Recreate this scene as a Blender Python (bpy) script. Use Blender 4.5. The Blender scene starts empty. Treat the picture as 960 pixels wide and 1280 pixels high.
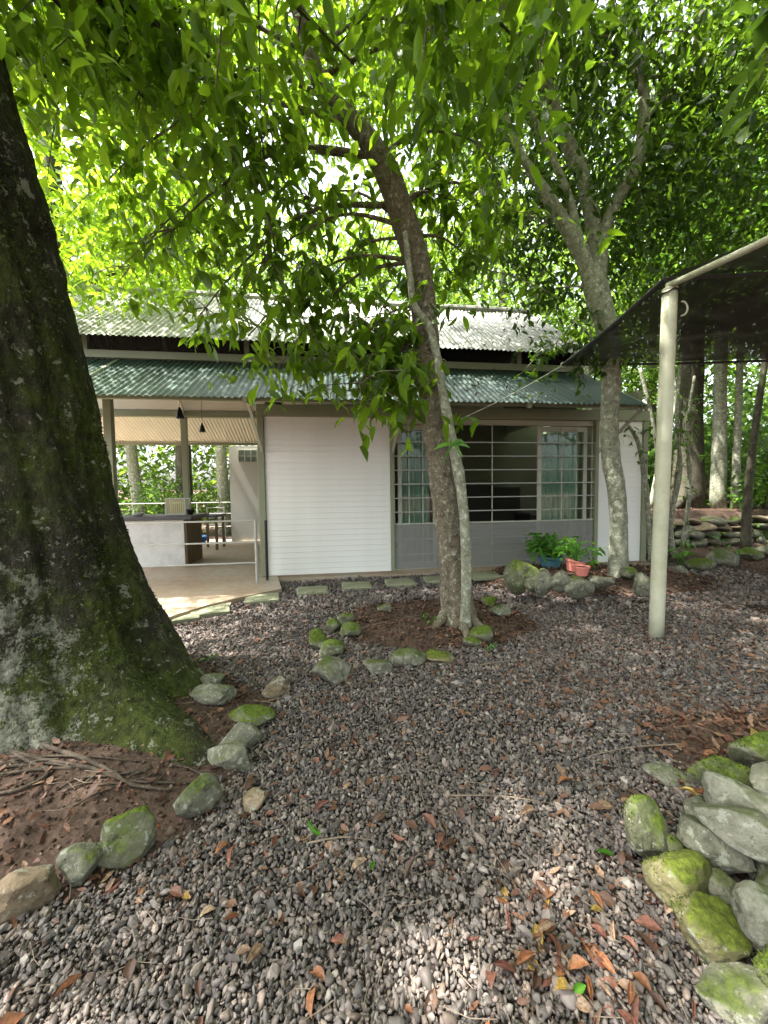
import bpy, bmesh, math, random
import numpy as np
from mathutils import Vector, Matrix, noise as mn

random.seed(7)
RNG = np.random.default_rng(11)
sc = bpy.context.scene
COL = sc.collection
R = math.radians

# ------------------------------------------------------------------ camera
EYE = Vector((0.0, 0.0, 1.35))
FPX = 481.0                                   # focal length for a 960 px wide picture
cb = Vector((0, -math.sqrt(1 - 0.0524**2), 0.0524))
cr = Vector((0.99992, -0.000674, -0.01285)).normalized()
cu = cb.cross(cr).normalized()
cam_data = bpy.data.cameras.new('camera')
cam = bpy.data.objects.new('camera', cam_data)
COL.objects.link(cam)
cam.matrix_world = Matrix(((cr.x, cu.x, cb.x, EYE.x), (cr.y, cu.y, cb.y, EYE.y), (cr.z, cu.z, cb.z, EYE.z), (0, 0, 0, 1)))
cam_data.sensor_fit = 'VERTICAL'
cam_data.sensor_height = 24
cam_data.lens = FPX / 1280 * 24
cam_data.clip_start = 0.05
cam_data.clip_end = 1000
sc.camera = cam

# ------------------------------------------------------------------ sky and sun
SUN_EL, SUN_AZ = 64.0, -100.0                 # azimuth clockwise from +Y: high on the left
world = bpy.data.worlds.new('World')
sc.world = world
world.use_nodes = True
wn = world.node_tree
bg = wn.nodes['Background']
sky = wn.nodes.new('ShaderNodeTexSky')
sky.sky_type = 'NISHITA'
sky.sun_disc = False
sky.sun_elevation = R(SUN_EL)
sky.sun_rotation = R(SUN_AZ % 360)
sky.dust_density = 6.0
sky.air_density = 1.0
sky.ozone_density = 0.6
hs = wn.nodes.new('ShaderNodeHueSaturation')   # thin bright cloud: paler than a clear sky
hs.inputs['Saturation'].default_value = 0.35
wn.links.new(sky.outputs[0], hs.inputs['Color'])
wn.links.new(hs.outputs[0], bg.inputs['Color'])
bg.inputs['Strength'].default_value = 0.15
sd = bpy.data.lights.new('sun', 'SUN')
sun = bpy.data.objects.new('sun', sd)
COL.objects.link(sun)
sd.energy = 5.0
sd.angle = R(0.9)
sd.color = (1.0, 0.95, 0.86)
S = Vector((math.sin(R(SUN_AZ)) * math.cos(R(SUN_EL)), math.cos(R(SUN_AZ)) * math.cos(R(SUN_EL)), math.sin(R(SUN_EL))))
sun.rotation_euler = S.to_track_quat('Z', 'Y').to_euler()
sun.location = S * 40
sc.view_settings.view_transform = 'Standard'
sc.view_settings.look = 'None'
sc.view_settings.gamma = 1
sc.view_settings.use_curve_mapping = False
sc.view_settings.exposure = 2.7
sc.cycles.max_bounces = 6
sc.cycles.diffuse_bounces = 3
sc.cycles.glossy_bounces = 2
sc.cycles.transmission_bounces = 5
sc.cycles.transparent_max_bounces = 10
sc.cycles.sample_clamp_indirect = 6
sc.cycles.use_denoising = True

# ------------------------------------------------------------------ helpers
def ray(px, py):
    return (cr * (px - 480) + cu * (640 - py) - cb * FPX)

def at_y(px, py, Y):                          # a point on the sight line at a given distance ahead
    d = ray(px, py)
    return EYE + d * ((Y - EYE.y) / d.y)

def at_z(px, py, z=0.0):                      # a point on a level plane
    d = ray(px, py)
    return EYE + d * ((z - EYE.z) / d.z)

def on_ground(px, py):
    z = 0.0
    for _ in range(12):
        p = at_z(px, py, z)
        z = 0.5 * z + 0.5 * terrain(p.x, p.y)
    return Vector((p.x, p.y, terrain(p.x, p.y)))

def project(P):                               # N x 3 array -> pixel x, y and depth
    Q = np.asarray(P, dtype=float) - np.array(EYE)
    x = Q @ np.array(cr); y = Q @ np.array(cu); d = -(Q @ np.array(cb))
    dd = np.where(d < 0.05, 0.05, d)
    return 480 + x / dd * FPX, 640 - y / dd * FPX, d

def tag(o, label=None, cat=None, group=None, kind=None):
    if label: o['label'] = label
    if cat: o['category'] = cat
    if group: o['group'] = group
    if kind: o['kind'] = kind
    return o

def empty(name, loc=(0, 0, 0), rz=0.0, parent=None):
    o = bpy.data.objects.new(name, None)
    o.empty_display_size = 0.1
    COL.objects.link(o)
    o.location = loc
    o.rotation_euler = (0, 0, rz)
    if parent: o.parent = parent
    return o

def link(name, me, parent=None, loc=None):
    o = bpy.data.objects.new(name, me)
    COL.objects.link(o)
    if parent: o.parent = parent
    if loc is not None: o.location = loc
    return o

def np_mesh(name, V, F, mat, smooth=False):
    """V: n x 3, F: m x k array (k equal) or list of lists"""
    me = bpy.data.meshes.new(name)
    V = np.asarray(V, dtype=np.float32)
    if isinstance(F, np.ndarray):
        m, k = F.shape
        me.vertices.add(len(V)); me.vertices.foreach_set('co', V.ravel())
        me.loops.add(m * k); me.loops.foreach_set('vertex_index', F.astype(np.int32).ravel())
        me.polygons.add(m)
        me.polygons.foreach_set('loop_start', np.arange(0, m * k, k, dtype=np.int32))
        me.update(calc_edges=True)
    else:
        me.from_pydata([tuple(v) for v in V], [], F)
    if smooth:
        me.polygons.foreach_set('use_smooth', np.ones(len(me.polygons), dtype=bool))
    me.materials.append(mat)
    me.update()
    return me

class MB:
    """collects boxes, bars and tubes into one mesh"""
    def __init__(self): self.v = []; self.f = []
    def add(self, vs, fs):
        n = len(self.v)
        self.v += [tuple(v) for v in vs]
        self.f += [[i + n for i in f] for f in fs]
        return self
    def box(self, x0, x1, y0, y1, z0, z1):
        vs = [(x0,y0,z0),(x1,y0,z0),(x1,y1,z0),(x0,y1,z0),(x0,y0,z1),(x1,y0,z1),(x1,y1,z1),(x0,y1,z1)]
        return self.add(vs, [[0,3,2,1],[4,5,6,7],[0,1,5,4],[1,2,6,5],[2,3,7,6],[3,0,4,7]])
    def bar(self, a, b, w, h=None):
        h = h or w
        a = Vector(a); b = Vector(b); d = (b - a).normalized()
        s = d.cross(Vector((0, 0, 1)))
        if s.length < 1e-3: s = Vector((1, 0, 0))
        s.normalize(); t = s.cross(d)
        vs = []
        for p in (a, b):
            for i, j in ((-1,-1),(1,-1),(1,1),(-1,1)):
                vs.append(p + s * (i * w / 2) + t * (j * h / 2))
        return self.add(vs, [[0,1,2,3],[7,6,5,4],[0,4,5,1],[1,5,6,2],[2,6,7,3],[3,7,4,0]])
    def tube(self, pts, rad, seg=8, cap=True, jitter=0.0, nscale=3.0, seed=0):
        pts = [Vector(p) for p in pts]
        if not hasattr(rad, '__len__'): rad = [rad] * len(pts)
        n0 = len(self.v)
        up = Vector((0, 0, 1)); d0 = (pts[1] - pts[0]).normalized()
        s = d0.cross(Vector((0.31, 1, 0.17))).normalized() if abs(d0.z) > .9 else d0.cross(up).normalized()
        for i, p in enumerate(pts):
            d = (pts[min(i + 1, len(pts) - 1)] - pts[max(i - 1, 0)]).normalized()
            s = (s - d * s.dot(d)).normalized(); t = d.cross(s)
            for k in range(seg):
                a = 2 * math.pi * k / seg
                n = s * math.cos(a) + t * math.sin(a)
                r = rad[i]
                if jitter:
                    q = (p + n * r) * nscale + Vector((seed, seed * 1.7, 0))
                    r *= 1 + jitter * mn.noise(q) + jitter * .5 * mn.noise(q * 2.7)
                self.v.append(tuple(p + n * r))
        for i in range(len(pts) - 1):
            for k in range(seg):
                a = n0 + i * seg + k; b = n0 + i * seg + (k + 1) % seg
                self.f.append([a, b, b + seg, a + seg])
        if cap:
            self.f.append([n0 + k for k in range(seg)][::-1])
            e = n0 + (len(pts) - 1) * seg
            self.f.append([e + k for k in range(seg)])
        return self
    def lathe(self, prof, seg=20, c=(0, 0, 0)):
        n0 = len(self.v)
        for r, z in prof:
            for k in range(seg):
                a = 2 * math.pi * k / seg
                self.v.append((c[0] + r * math.cos(a), c[1] + r * math.sin(a), c[2] + z))
        for i in range(len(prof) - 1):
            for k in range(seg):
                a = n0 + i * seg + k; b = n0 + i * seg + (k + 1) % seg
                self.f.append([a, b, b + seg, a + seg])
        self.f.append([n0 + k for k in range(seg)][::-1])
        return self
    def prism(self, poly, z0, z1):
        n = len(poly)
        self.add([(x, y, z0) for x, y in poly] + [(x, y, z1) for x, y in poly],
                 [list(range(n))[::-1], list(range(n, 2 * n))] + [[i, (i + 1) % n, n + (i + 1) % n, n + i] for i in range(n)])
        return self
    def build(self, name, mat, parent=None, smooth=False, bevel=0.0, loc=None, sharp=35):
        me = bpy.data.meshes.new(name)
        me.from_pydata(self.v, [], self.f)
        if bevel:
            bm = bmesh.new(); bm.from_mesh(me)
            bmesh.ops.bevel(bm, geom=[e for e in bm.edges], offset=bevel, segments=1, affect='EDGES', profile=.6)
            bm.to_mesh(me); bm.free()
        if smooth:
            me.polygons.foreach_set('use_smooth', [True] * len(me.polygons))
            if sharp: me.set_sharp_from_angle(angle=R(sharp))
        me.materials.append(mat)
        me.update()
        return link(name, me, parent, loc)

def spline(pts, n):
    """Catmull-Rom through points given as tuples (any width)"""
    P = np.array(pts, dtype=float)
    P = np.vstack([2 * P[0] - P[1], P, 2 * P[-1] - P[-2]])
    out = []
    segs = len(P) - 3
    for i in range(n):
        t = i / (n - 1) * segs
        k = min(int(t), segs - 1); f = t - k
        a, b, c, d = P[k], P[k+1], P[k+2], P[k+3]
        out.append(0.5 * ((2*b) + (c-a)*f + (2*a-5*b+4*c-d)*f*f + (-a+3*b-3*c+d)*f**3))
    return np.array(out)

# ------------------------------------------------------------------ materials
class NT:
    def __init__(self, name):
        self.m = bpy.data.materials.new(name)
        self.m.use_nodes = True
        self.t = self.m.node_tree
        self.t.nodes.clear()
        self.out = self.t.nodes.new('ShaderNodeOutputMaterial')
    def n(self, typ, ins=None, **kw):
        nd = self.t.nodes.new(typ)
        for k, v in kw.items(): setattr(nd, k, v)
        for k, v in (ins or {}).items():
            s = nd.inputs[k]
            if isinstance(v, bpy.types.NodeSocket): self.t.links.new(v, s)
            else: s.default_value = v
        return nd
    def coord(self, kind='Object'):
        return self.n('ShaderNodeTexCoord').outputs[kind]
    def noise(self, vec, scale, detail=4, rough=.55, dist=0.0):
        return self.n('ShaderNodeTexNoise', {'Vector': vec, 'Scale': scale, 'Detail': detail, 'Roughness': rough, 'Distortion': dist}).outputs['Fac']
    def ramp(self, fac, stops, interp='LINEAR'):
        nd = self.n('ShaderNodeValToRGB', {'Fac': fac})
        nd.color_ramp.interpolation = interp
        e = nd.color_ramp.elements
        while len(e) < len(stops): e.new(0.5)
        for i, (p, c) in enumerate(stops):
            e[i].position = p
            e[i].color = (*c, 1) if len(c) == 3 else c
        return nd.outputs['Color']
    def mix(self, fac, a, b, blend='MIX'):
        nd = self.n('ShaderNodeMix', data_type='RGBA', blend_type=blend)
        for s, v in ((nd.inputs[0], fac), (nd.inputs[6], a), (nd.inputs[7], b)):
            if isinstance(v, bpy.types.NodeSocket): self.t.links.new(v, s)
            else: s.default_value = v if not isinstance(v, tuple) or len(v) == 4 else (*v, 1)
        return nd.outputs[2]
    def math(self, op, a, b=0.0):
        nd = self.n('ShaderNodeMath', operation=op)
        for s, v in ((nd.inputs[0], a), (nd.inputs[1], b)):
            if isinstance(v, bpy.types.NodeSocket): self.t.links.new(v, s)
            else: s.default_value = v
        return nd.outputs[0]
    def bsdf(self, color, rough=.6, bump=None, bstr=.3, bdist=.01, spec=.4, metal=0.0):
        p = self.n('ShaderNodeBsdfPrincipled')
        for k, v in (('Base Color', color), ('Roughness', rough), ('Specular IOR Level', spec), ('Metallic', metal)):
            if isinstance(v, bpy.types.NodeSocket): self.t.links.new(v, p.inputs[k])
            else: p.inputs[k].default_value = (*v, 1) if k == 'Base Color' and len(v) == 3 else v
        if bump is not None:
            b = self.n('ShaderNodeBump', {'Height': bump, 'Strength': bstr, 'Distance': bdist})
            self.t.links.new(b.outputs[0], p.inputs['Normal'])
        return p.outputs[0]
    def done(self, shader):
        self.t.links.new(shader, self.out.inputs['Surface'])
        return self.m
    def mixs(self, fac, a, b):
        nd = self.n('ShaderNodeMixShader')
        if isinstance(fac, bpy.types.NodeSocket): self.t.links.new(fac, nd.inputs[0])
        else: nd.inputs[0].default_value = fac
        self.t.links.new(a, nd.inputs[1]); self.t.links.new(b, nd.inputs[2])
        return nd.outputs[0]
    def vmath(self, op, a, b):
        nd = self.n('ShaderNodeVectorMath', operation=op)
        for s, v in ((nd.inputs[0], a), (nd.inputs[1], b)):
            if isinstance(v, bpy.types.NodeSocket): self.t.links.new(v, s)
            else: s.default_value = v
        return nd.outputs[0]

def leaf_mat(name, dark, light, trans, rough=.4, tw=.5, spec=.3):
    t = NT(name)
    rnd = t.n('ShaderNodeNewGeometry').outputs['Random Per Island']
    rnd2 = t.n('ShaderNodeObjectInfo').outputs['Random']
    r = t.math('FRACT', t.math('ADD', rnd, rnd2))
    c = t.ramp(r, [(0, dark), (.85, light), (1, tuple(min(1, x * 1.25) for x in light))])
    r3 = t.math('FRACT', t.math('MULTIPLY', r, 7.31))
    tc = t.ramp(r3, [(0, tuple(x * .38 for x in trans)), (.55, tuple(x * .8 for x in trans)), (1, trans)])
    b = t.bsdf(c, rough, spec=spec)
    tr = t.n('ShaderNodeBsdfTranslucent', {'Color': tc}).outputs[0]
    return t.done(t.mixs(tw, b, tr))

def paint(name, c, rough=.5, dirt=.25, dscale=3.0, bump=.05, dcol=None, spec=.4):
    t = NT(name); o = t.coord()
    n1 = t.noise(o, dscale, 6, .65)
    n2 = t.noise(o, dscale * 9, 4)
    dc = dcol or tuple(x * .55 for x in c)
    f = t.ramp(n1, [(.42, (0, 0, 0)), (.72, (1, 1, 1))])
    c1 = t.mix(t.math('MULTIPLY', f, dirt), c, dc)
    c1 = t.mix(t.math('MULTIPLY', n2, .25 * dirt), c1, dc)
    return t.done(t.bsdf(c1, rough, n2, bump, .004, spec))

M = {}
M['white_board'] = paint('white_board', (.80, .81, .79), .45, .22, 1.9, dcol=(.52, .53, .42))
M['olive'] = paint('olive_frame', (.23, .255, .165), .5, .3, 2)
M['frame_pale'] = paint('pale_frame', (.42, .44, .36), .45, .25, 2)
M['galv'] = paint('galvanised_pipe', (.36, .37, .345), .35, .4, 6, spec=.6)
M['cream'] = paint('cream_ceiling', (.78, .76, .62), .6, .15, 1)
M['grey_wall'] = paint('grey_render', (.52, .53, .48), .8, .2, 1.5)
M['dark_void'] = paint('dark_mesh', (.012, .012, .012), .8, .2, 3)
M['black'] = paint('black_metal', (.015, .015, .016), .4, .2, 5)
M['slate'] = paint('dark_slate', (.055, .055, .062), .45, .4, 4, dcol=(.12, .12, .12))
M['blue'] = paint('blue_plastic', (.03, .16, .45), .4, .2, 5)
M['teal_pot'] = paint('teal_plastic', (.04, .17, .22), .5, .4, 14, dcol=(.16, .15, .11))
M['pink_pot'] = paint('terracotta_pink', (.62, .20, .16), .6, .4, 14, dcol=(.40, .17, .12))
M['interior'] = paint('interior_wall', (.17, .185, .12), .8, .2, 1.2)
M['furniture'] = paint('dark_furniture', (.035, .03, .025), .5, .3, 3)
M['pole'] = paint('painted_pole', (.47, .47, .36), .38, .8, 3.5, .15, dcol=(.26, .26, .16), spec=.5)

def concrete_floor():
    t = NT('porch_concrete'); o = t.coord()
    a = t.noise(o, 1.3, 6, .6); b = t.noise(o, 9, 5, .6); c = t.noise(o, 60, 3)
    col = t.ramp(a, [(.3, (.30, .22, .15)), (.5, (.36, .28, .20)), (.7, (.34, .33, .28))])
    col = t.mix(t.math('MULTIPLY', b, .35), col, (.22, .17, .11))
    rg = t.ramp(b, [(.3, (.35,)*3), (.8, (.65,)*3)])
    return t.done(t.bsdf(col, rg, c, .15, .003, .4))
M['porch'] = concrete_floor()

def plaster():
    t = NT('counter_plaster'); o = t.coord()
    a = t.noise(o, 4, 6, .7); b = t.noise(o, 30, 4)
    col = t.ramp(a, [(.3, (.45, .45, .42)), (.55, (.62, .62, .60)), (.75, (.52, .53, .50))])
    return t.done(t.bsdf(col, .85, b, .3, .004, .2))
M['plaster'] = plaster()

def wood(name, c, d):
    t = NT(name); o = t.coord()
    s = t.vmath('MULTIPLY', o, (14, 14, 1.2))
    a = t.noise(s, 1.5, 6, .65, .6); b = t.noise(o, 2.5, 3)
    col = t.ramp(a, [(.3, d), (.6, c)])
    col = t.mix(t.math('MULTIPLY', b, .5), col, d)
    return t.done(t.bsdf(col, .7, a, .3, .004, .25))
M['wood'] = wood('weathered_wood', (.20, .14, .085), (.075, .05, .03))
M['pale_wood'] = wood('pale_slats', (.55, .50, .30), (.40, .38, .20))

def paver():
    t = NT('mossy_paver'); o = t.coord('Generated'); ob = t.coord()
    a = t.noise(ob, 3, 5, .65); b = t.noise(ob, 40, 4)
    col = t.ramp(a, [(.3, (.14, .15, .095)), (.55, (.23, .24, .165)), (.75, (.19, .20, .115))])
    col = t.mix(t.math('MULTIPLY', b, .4), col, (.10, .11, .05))
    return t.done(t.bsdf(col, .9, b, .5, .006, .15))
M['paver'] = paver()

def roof(name, stops, stain, stain_lo, stain_hi, sscale, rough):
    t = NT(name)
    o = t.n('ShaderNodeNewGeometry').outputs['Position']
    a = t.noise(o, 1.1, 6, .7); b = t.noise(o, sscale, 6, .72, .6); c = t.noise(o, 45, 3)
    col = t.ramp(a, stops)
    f = t.ramp(b, [(stain_lo, (0, 0, 0)), (stain_hi, (1, 1, 1))])
    col = t.mix(f, col, stain)
    col = t.mix(t.math('MULTIPLY', c, .25), col, tuple(x * .5 for x in stops[0][1]))
    return t.done(t.bsdf(col, rough, c, .12, .003, .4))
M['roof_grey'] = roof('weathered_grey_roof', [(.3, (.17, .175, .145)), (.5, (.26, .265, .235)), (.7, (.33, .33, .30))], (.03, .033, .022), .54, .64, 1.5, .55)
M['roof_green'] = roof('faded_green_roof', [(.3, (.024, .046, .039)), (.5, (.034, .064, .054)), (.7, (.06, .085, .074))], (.035, .03, .022), .58, .70, 1.6, .5)

def bark(name, c1, c2, c3, lichen, moss, moss_amt, lich_amt, scale=1.0, bumpd=.02, vert=.35, moss_hi=None, coat=0.0, crust=.6):
    t = NT(name)
    o = t.coord()
    st = t.vmath('MULTIPLY', o, (1, 1, vert))
    a = t.noise(st, 7 * scale, 7, .68, .3)
    big = t.noise(o, 1.7 * scale, 4, .6)
    fine = t.noise(st, 38 * scale, 5, .65)
    grain = t.noise(o, 95 * scale, 4, .7)
    col = t.ramp(t.math('ADD', t.math('MULTIPLY', a, .65), t.math('MULTIPLY', fine, .35)), [(.33, c1), (.5, c2), (.66, c3)])
    col = t.mix(t.ramp(grain, [(.35, (.8,)*3), (.5, (0, 0, 0))]), col, tuple(x * .35 for x in c1))
    lf = t.ramp(t.math('ADD', t.math('MULTIPLY', t.noise(o, 6.5 * scale, 6, .68, .5), .8), t.math('MULTIPLY', grain, .2)), [(1 - lich_amt, (0, 0, 0)), (1 - lich_amt + .09, (.85,)*3)])
    col = t.mix(lf, col, lichen)
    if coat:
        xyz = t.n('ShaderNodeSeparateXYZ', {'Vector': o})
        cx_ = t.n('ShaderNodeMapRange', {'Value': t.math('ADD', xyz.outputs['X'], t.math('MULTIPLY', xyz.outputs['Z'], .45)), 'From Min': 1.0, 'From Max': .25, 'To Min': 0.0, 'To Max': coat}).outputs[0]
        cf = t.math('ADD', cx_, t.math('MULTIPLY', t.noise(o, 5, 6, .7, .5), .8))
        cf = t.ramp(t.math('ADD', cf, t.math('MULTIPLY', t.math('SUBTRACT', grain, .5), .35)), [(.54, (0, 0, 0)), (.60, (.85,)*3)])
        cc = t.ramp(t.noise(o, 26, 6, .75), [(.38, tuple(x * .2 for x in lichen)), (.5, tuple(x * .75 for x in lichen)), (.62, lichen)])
    mfac = t.math('ADD', t.math('MULTIPLY', big, .75), t.math('MULTIPLY', t.noise(o, 11 * scale, 5, .7), .25))
    mf = t.ramp(mfac, [(1 - moss_amt - .05, (0, 0, 0)), (1 - moss_amt + .08, (1, 1, 1))])
    mcol = t.ramp(fine, [(.3, tuple(x * .45 for x in moss)), (.7, moss_hi or moss)])
    col = t.mix(mf, col, mcol)
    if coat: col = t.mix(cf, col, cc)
    col = t.mix(t.ramp(a, [(.28, (.75,)*3), (.45, (0, 0, 0))]), col, tuple(x * .4 for x in c1))
    for (sc_, th, cc_) in ((15 * scale, .60, lichen), (31 * scale, .63, lichen), (21 * scale, .64, tuple(x * .3 for x in c1)), (12 * scale, .66, tuple(x * .25 for x in c1))):
        fm = t.ramp(t.noise(t.vmath('ADD', o, (sc_, 3.0, th * 9)), sc_, 5, .72, .3), [(th, (0, 0, 0)), (th + .025, (.75 * crust,)*3)])
        col = t.mix(fm, col, cc_)
    h = t.math('ADD', t.math('ADD', a, t.math('MULTIPLY', fine, .55)), t.math('MULTIPLY', grain, .2))
    return t.done(t.bsdf(col, .9, h, 1.0, bumpd, .2))
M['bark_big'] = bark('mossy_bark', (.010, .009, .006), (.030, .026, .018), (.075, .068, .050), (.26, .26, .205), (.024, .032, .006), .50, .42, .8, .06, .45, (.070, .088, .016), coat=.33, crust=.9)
M['bark_mid'] = bark('brown_lichen_bark', (.065, .054, .036), (.135, .115, .080), (.21, .185, .135), (.42, .42, .34), (.07, .08, .03), .27, .45, 3.0, .008, .9)
M['bark_pale'] = bark('pale_grey_bark', (.11, .115, .08), (.21, .215, .155), (.30, .31, .235), (.46, .48, .39), (.07, .09, .035), .30, .48, 2.6, .006, .8)
M['bark_forest'] = bark('forest_bark', (.025, .022, .015), (.055, .050, .035), (.09, .085, .062), (.20, .20, .155), (.05, .07, .02), .42, .38, 1.6, .012, .6)
M['root'] = bark('root_bark', (.03, .024, .018), (.075, .058, .043), (.13, .105, .08), (.20, .17, .13), (.06, .08, .02), .25, .35, 5, .005, .5)

def rock(name, c1, c2, c3, moss, amt, hi=None):
    t = NT(name); o = t.coord(); inf = t.n('ShaderNodeObjectInfo')
    off = t.vmath('ADD', o, t.n('ShaderNodeCombineXYZ', {'X': t.math('MULTIPLY', inf.outputs['Random'], 37.0), 'Y': t.math('MULTIPLY', inf.outputs['Random'], 19.0)}).outputs[0])
    a = t.noise(off, 9, 6, .65, .2); f = t.noise(off, 55, 5, .7); sp = t.noise(off, 24, 4, .6)
    col = t.ramp(t.math('ADD', t.math('MULTIPLY', a, .7), t.math('MULTIPLY', f, .3)), [(.34, c1), (.5, c2), (.66, c3)])
    col = t.mix(t.ramp(sp, [(.585, (0, 0, 0)), (.62, (.75,)*3)]), col, (.27, .28, .225))
    for (sc_, th, cc_) in ((17, .62, tuple(x * .35 for x in c1)), (44, .62, (.30, .30, .25)), (70, .62, tuple(x * .4 for x in c1))):
        col = t.mix(t.ramp(t.noise(t.vmath('ADD', off, (sc_, 1.0, 2.0)), sc_, 4, .7), [(th, (0, 0, 0)), (th + .03, (.65,)*3)]), col, cc_)
    nz = t.n('ShaderNodeSeparateXYZ', {'Vector': t.n('ShaderNodeNewGeometry').outputs['Normal']}).outputs['Z']
    mfac = t.math('ADD', t.math('MULTIPLY', t.math('MAXIMUM', nz, 0.0), .22), t.math('ADD', t.math('MULTIPLY', t.noise(off, 5, 4, .6), .7), t.math('MULTIPLY', f, .15)))
    mf = t.ramp(mfac, [(1 - amt - .05, (0, 0, 0)), (1 - amt + .07, (1, 1, 1))])
    mc = t.ramp(f, [(.3, tuple(x * .4 for x in moss)), (.68, hi or moss)])
    col = t.mix(mf, col, mc)
    return t.done(t.bsdf(col, .88, t.math('ADD', a, t.math('MULTIPLY', f, .6)), .9, .012, .25))
M['rock'] = rock('grey_green_stone', (.055, .056, .040), (.125, .125, .090), (.215, .21, .16), (.045, .062, .014), .36, (.085, .11, .025))
M['rock_moss'] = rock('mossy_stone', (.045, .048, .028), (.10, .103, .062), (.17, .17, .115), (.05, .075, .008), .47, (.105, .15, .016))
M['rock_bright'] = rock('bright_moss_stone', (.08, .078, .035), (.15, .135, .065), (.23, .205, .115), (.05, .068, .008), .46, (.115, .145, .016))
M['rock_pale'] = rock('pale_stone', (.085, .083, .060), (.165, .162, .125), (.255, .25, .205), (.06, .08, .02), .33)
M['rock_brown'] = rock('brown_stone', (.075, .055, .034), (.155, .118, .075), (.24, .19, .135), (.06, .07, .02), .30)

def pebbles():
    t = NT('river_gravel')
    g = t.n('ShaderNodeNewGeometry'); r = g.outputs['Random Per Island']
    col = t.ramp(r, [(0, (.026, .024, .024)), (.24, (.060, .055, .054)), (.46, (.108, .098, .095)), (.61, (.105, .076, .062)), (.77, (.17, .153, .145)), (.93, (.205, .155, .128)), (1, (.30, .275, .25))])
    n = t.noise(g.outputs['Position'], 95, 4, .6)
    col = t.mix(t.math('MULTIPLY', n, .5), col, (.09, .075, .062))
    big = t.noise(g.outputs['Position'], .9, 4, .6)          # dusty and leaf-stained patches
    col = t.mix(t.ramp(big, [(.47, (0, 0, 0)), (.70, (.42,)*3)]), col, (.095, .066, .052))
    return t.done(t.bsdf(col, .62, n, .25, .003, .35))
M['pebble'] = pebbles()

def ground_mat():
    t = NT('forest_ground')
    o = t.n('ShaderNodeNewGeometry').outputs['Position']
    gr = t.n('ShaderNodeAttribute', attribute_name='gravel').outputs['Fac']
    v = t.n('ShaderNodeTexVoronoi', {'Vector': o, 'Scale': 38.0, 'Randomness': 1.0})
    a = t.noise(o, 2.2, 6, .65); f = t.noise(o, 30, 6, .7)
    grav = t.mix(.5, t.ramp(t.n('ShaderNodeSeparateColor', {'Color': v.outputs['Color']}).outputs[0], [(0, (.010, .008, .007)), (1, (.05, .042, .036))]), (.016, .012, .009))
    soil = t.ramp(f, [(.3, (.030, .020, .015)), (.55, (.068, .045, .034)), (.75, (.12, .082, .062))])
    soil = t.mix(t.ramp(a, [(.45, (0, 0, 0)), (.7, (.6,)*3)]), soil, (.13, .088, .066))
    col = t.mix(gr, soil, grav)
    h = t.math('ADD', f, t.math('MULTIPLY', v.outputs['Distance'], .6))
    return t.done(t.bsdf(col, .95, h, .7, .02, .15))
M['ground'] = ground_mat()

def dead_leaf(name, stops):
    t = NT(name); g = t.n('ShaderNodeNewGeometry')
    r = t.math('FRACT', t.math('ADD', g.outputs['Random Per Island'], t.n('ShaderNodeObjectInfo').outputs['Random']))
    col = t.ramp(r, stops)
    col = t.mix(t.math('MULTIPLY', t.ramp(t.noise(g.outputs['Position'], 110, 5, .7), [(.35, (0, 0, 0)), (.65, (1, 1, 1))]), .8), col, (.065, .036, .025))
    return t.done(t.mixs(.15, t.bsdf(col, .55, spec=.35), t.n('ShaderNodeBsdfTranslucent', {'Color': col}).outputs[0]))
M['dead_leaf'] = dead_leaf('dead_leaf_litter', [(0, (.045, .022, .014)), (.35, (.13, .055, .03)), (.6, (.20, .085, .042)), (.85, (.20, .115, .075)), (1, (.30, .19, .11))])
DEAD = {'orange-brown': dead_leaf('dead_leaf_orange', [(0, (.22, .085, .035)), (1, (.36, .15, .06))]), 'dark brown': dead_leaf('dead_leaf_dark', [(0, (.05, .028, .018)), (1, (.12, .06, .036))]),
        'reddish brown': dead_leaf('dead_leaf_red', [(0, (.15, .06, .04)), (1, (.27, .11, .075))]), 'pale tan': dead_leaf('dead_leaf_tan', [(0, (.26, .17, .11)), (1, (.42, .30, .19))]), 'yellowish': dead_leaf('dead_leaf_yellow', [(0, (.36, .22, .045)), (1, (.46, .34, .06))])}
M['twig'] = paint('dry_twig', (.20, .155, .115), .8, .8, 8, dcol=(.07, .05, .036))
M['moss'] = leaf_mat('moss_tuft', (.020, .028, .004), (.085, .11, .018), (.06, .09, .01), .8, .2)
M['moss_bright'] = leaf_mat('bright_moss_tuft', (.03, .042, .006), (.095, .12, .014), (.06, .08, .01), .8, .2)
def crumb_mat():
    t = NT('soil_crumb'); r = t.n('ShaderNodeNewGeometry').outputs['Random Per Island']
    return t.done(t.bsdf(t.ramp(r, [(0, (.020, .013, .010)), (.5, (.055, .036, .027)), (.9, (.10, .068, .05)), (1, (.2, .16, .13))]), .95, spec=.1))
M['crumb'] = crumb_mat()
M['leaf_center'] = leaf_mat('leaf_mid_green', (.022, .052, .005), (.052, .105, .009), (.32, .54, .022), .36, .5)
M['leaf_left'] = leaf_mat('leaf_bright_green', (.028, .066, .006), (.065, .13, .010), (.42, .66, .03), .40, .54)
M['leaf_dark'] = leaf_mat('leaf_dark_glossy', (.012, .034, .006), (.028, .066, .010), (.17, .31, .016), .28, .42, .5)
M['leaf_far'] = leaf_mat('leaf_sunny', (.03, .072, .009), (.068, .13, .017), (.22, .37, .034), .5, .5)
M['leaf_forest'] = leaf_mat('leaf_forest', (.022, .055, .010), (.05, .10, .016), (.16, .32, .03), .45, .45)
M['fresh_leaf'] = leaf_mat('fresh_leaf', (.05, .15, .015), (.075, .20, .02), (.12, .26, .02), .4, .25)
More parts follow.
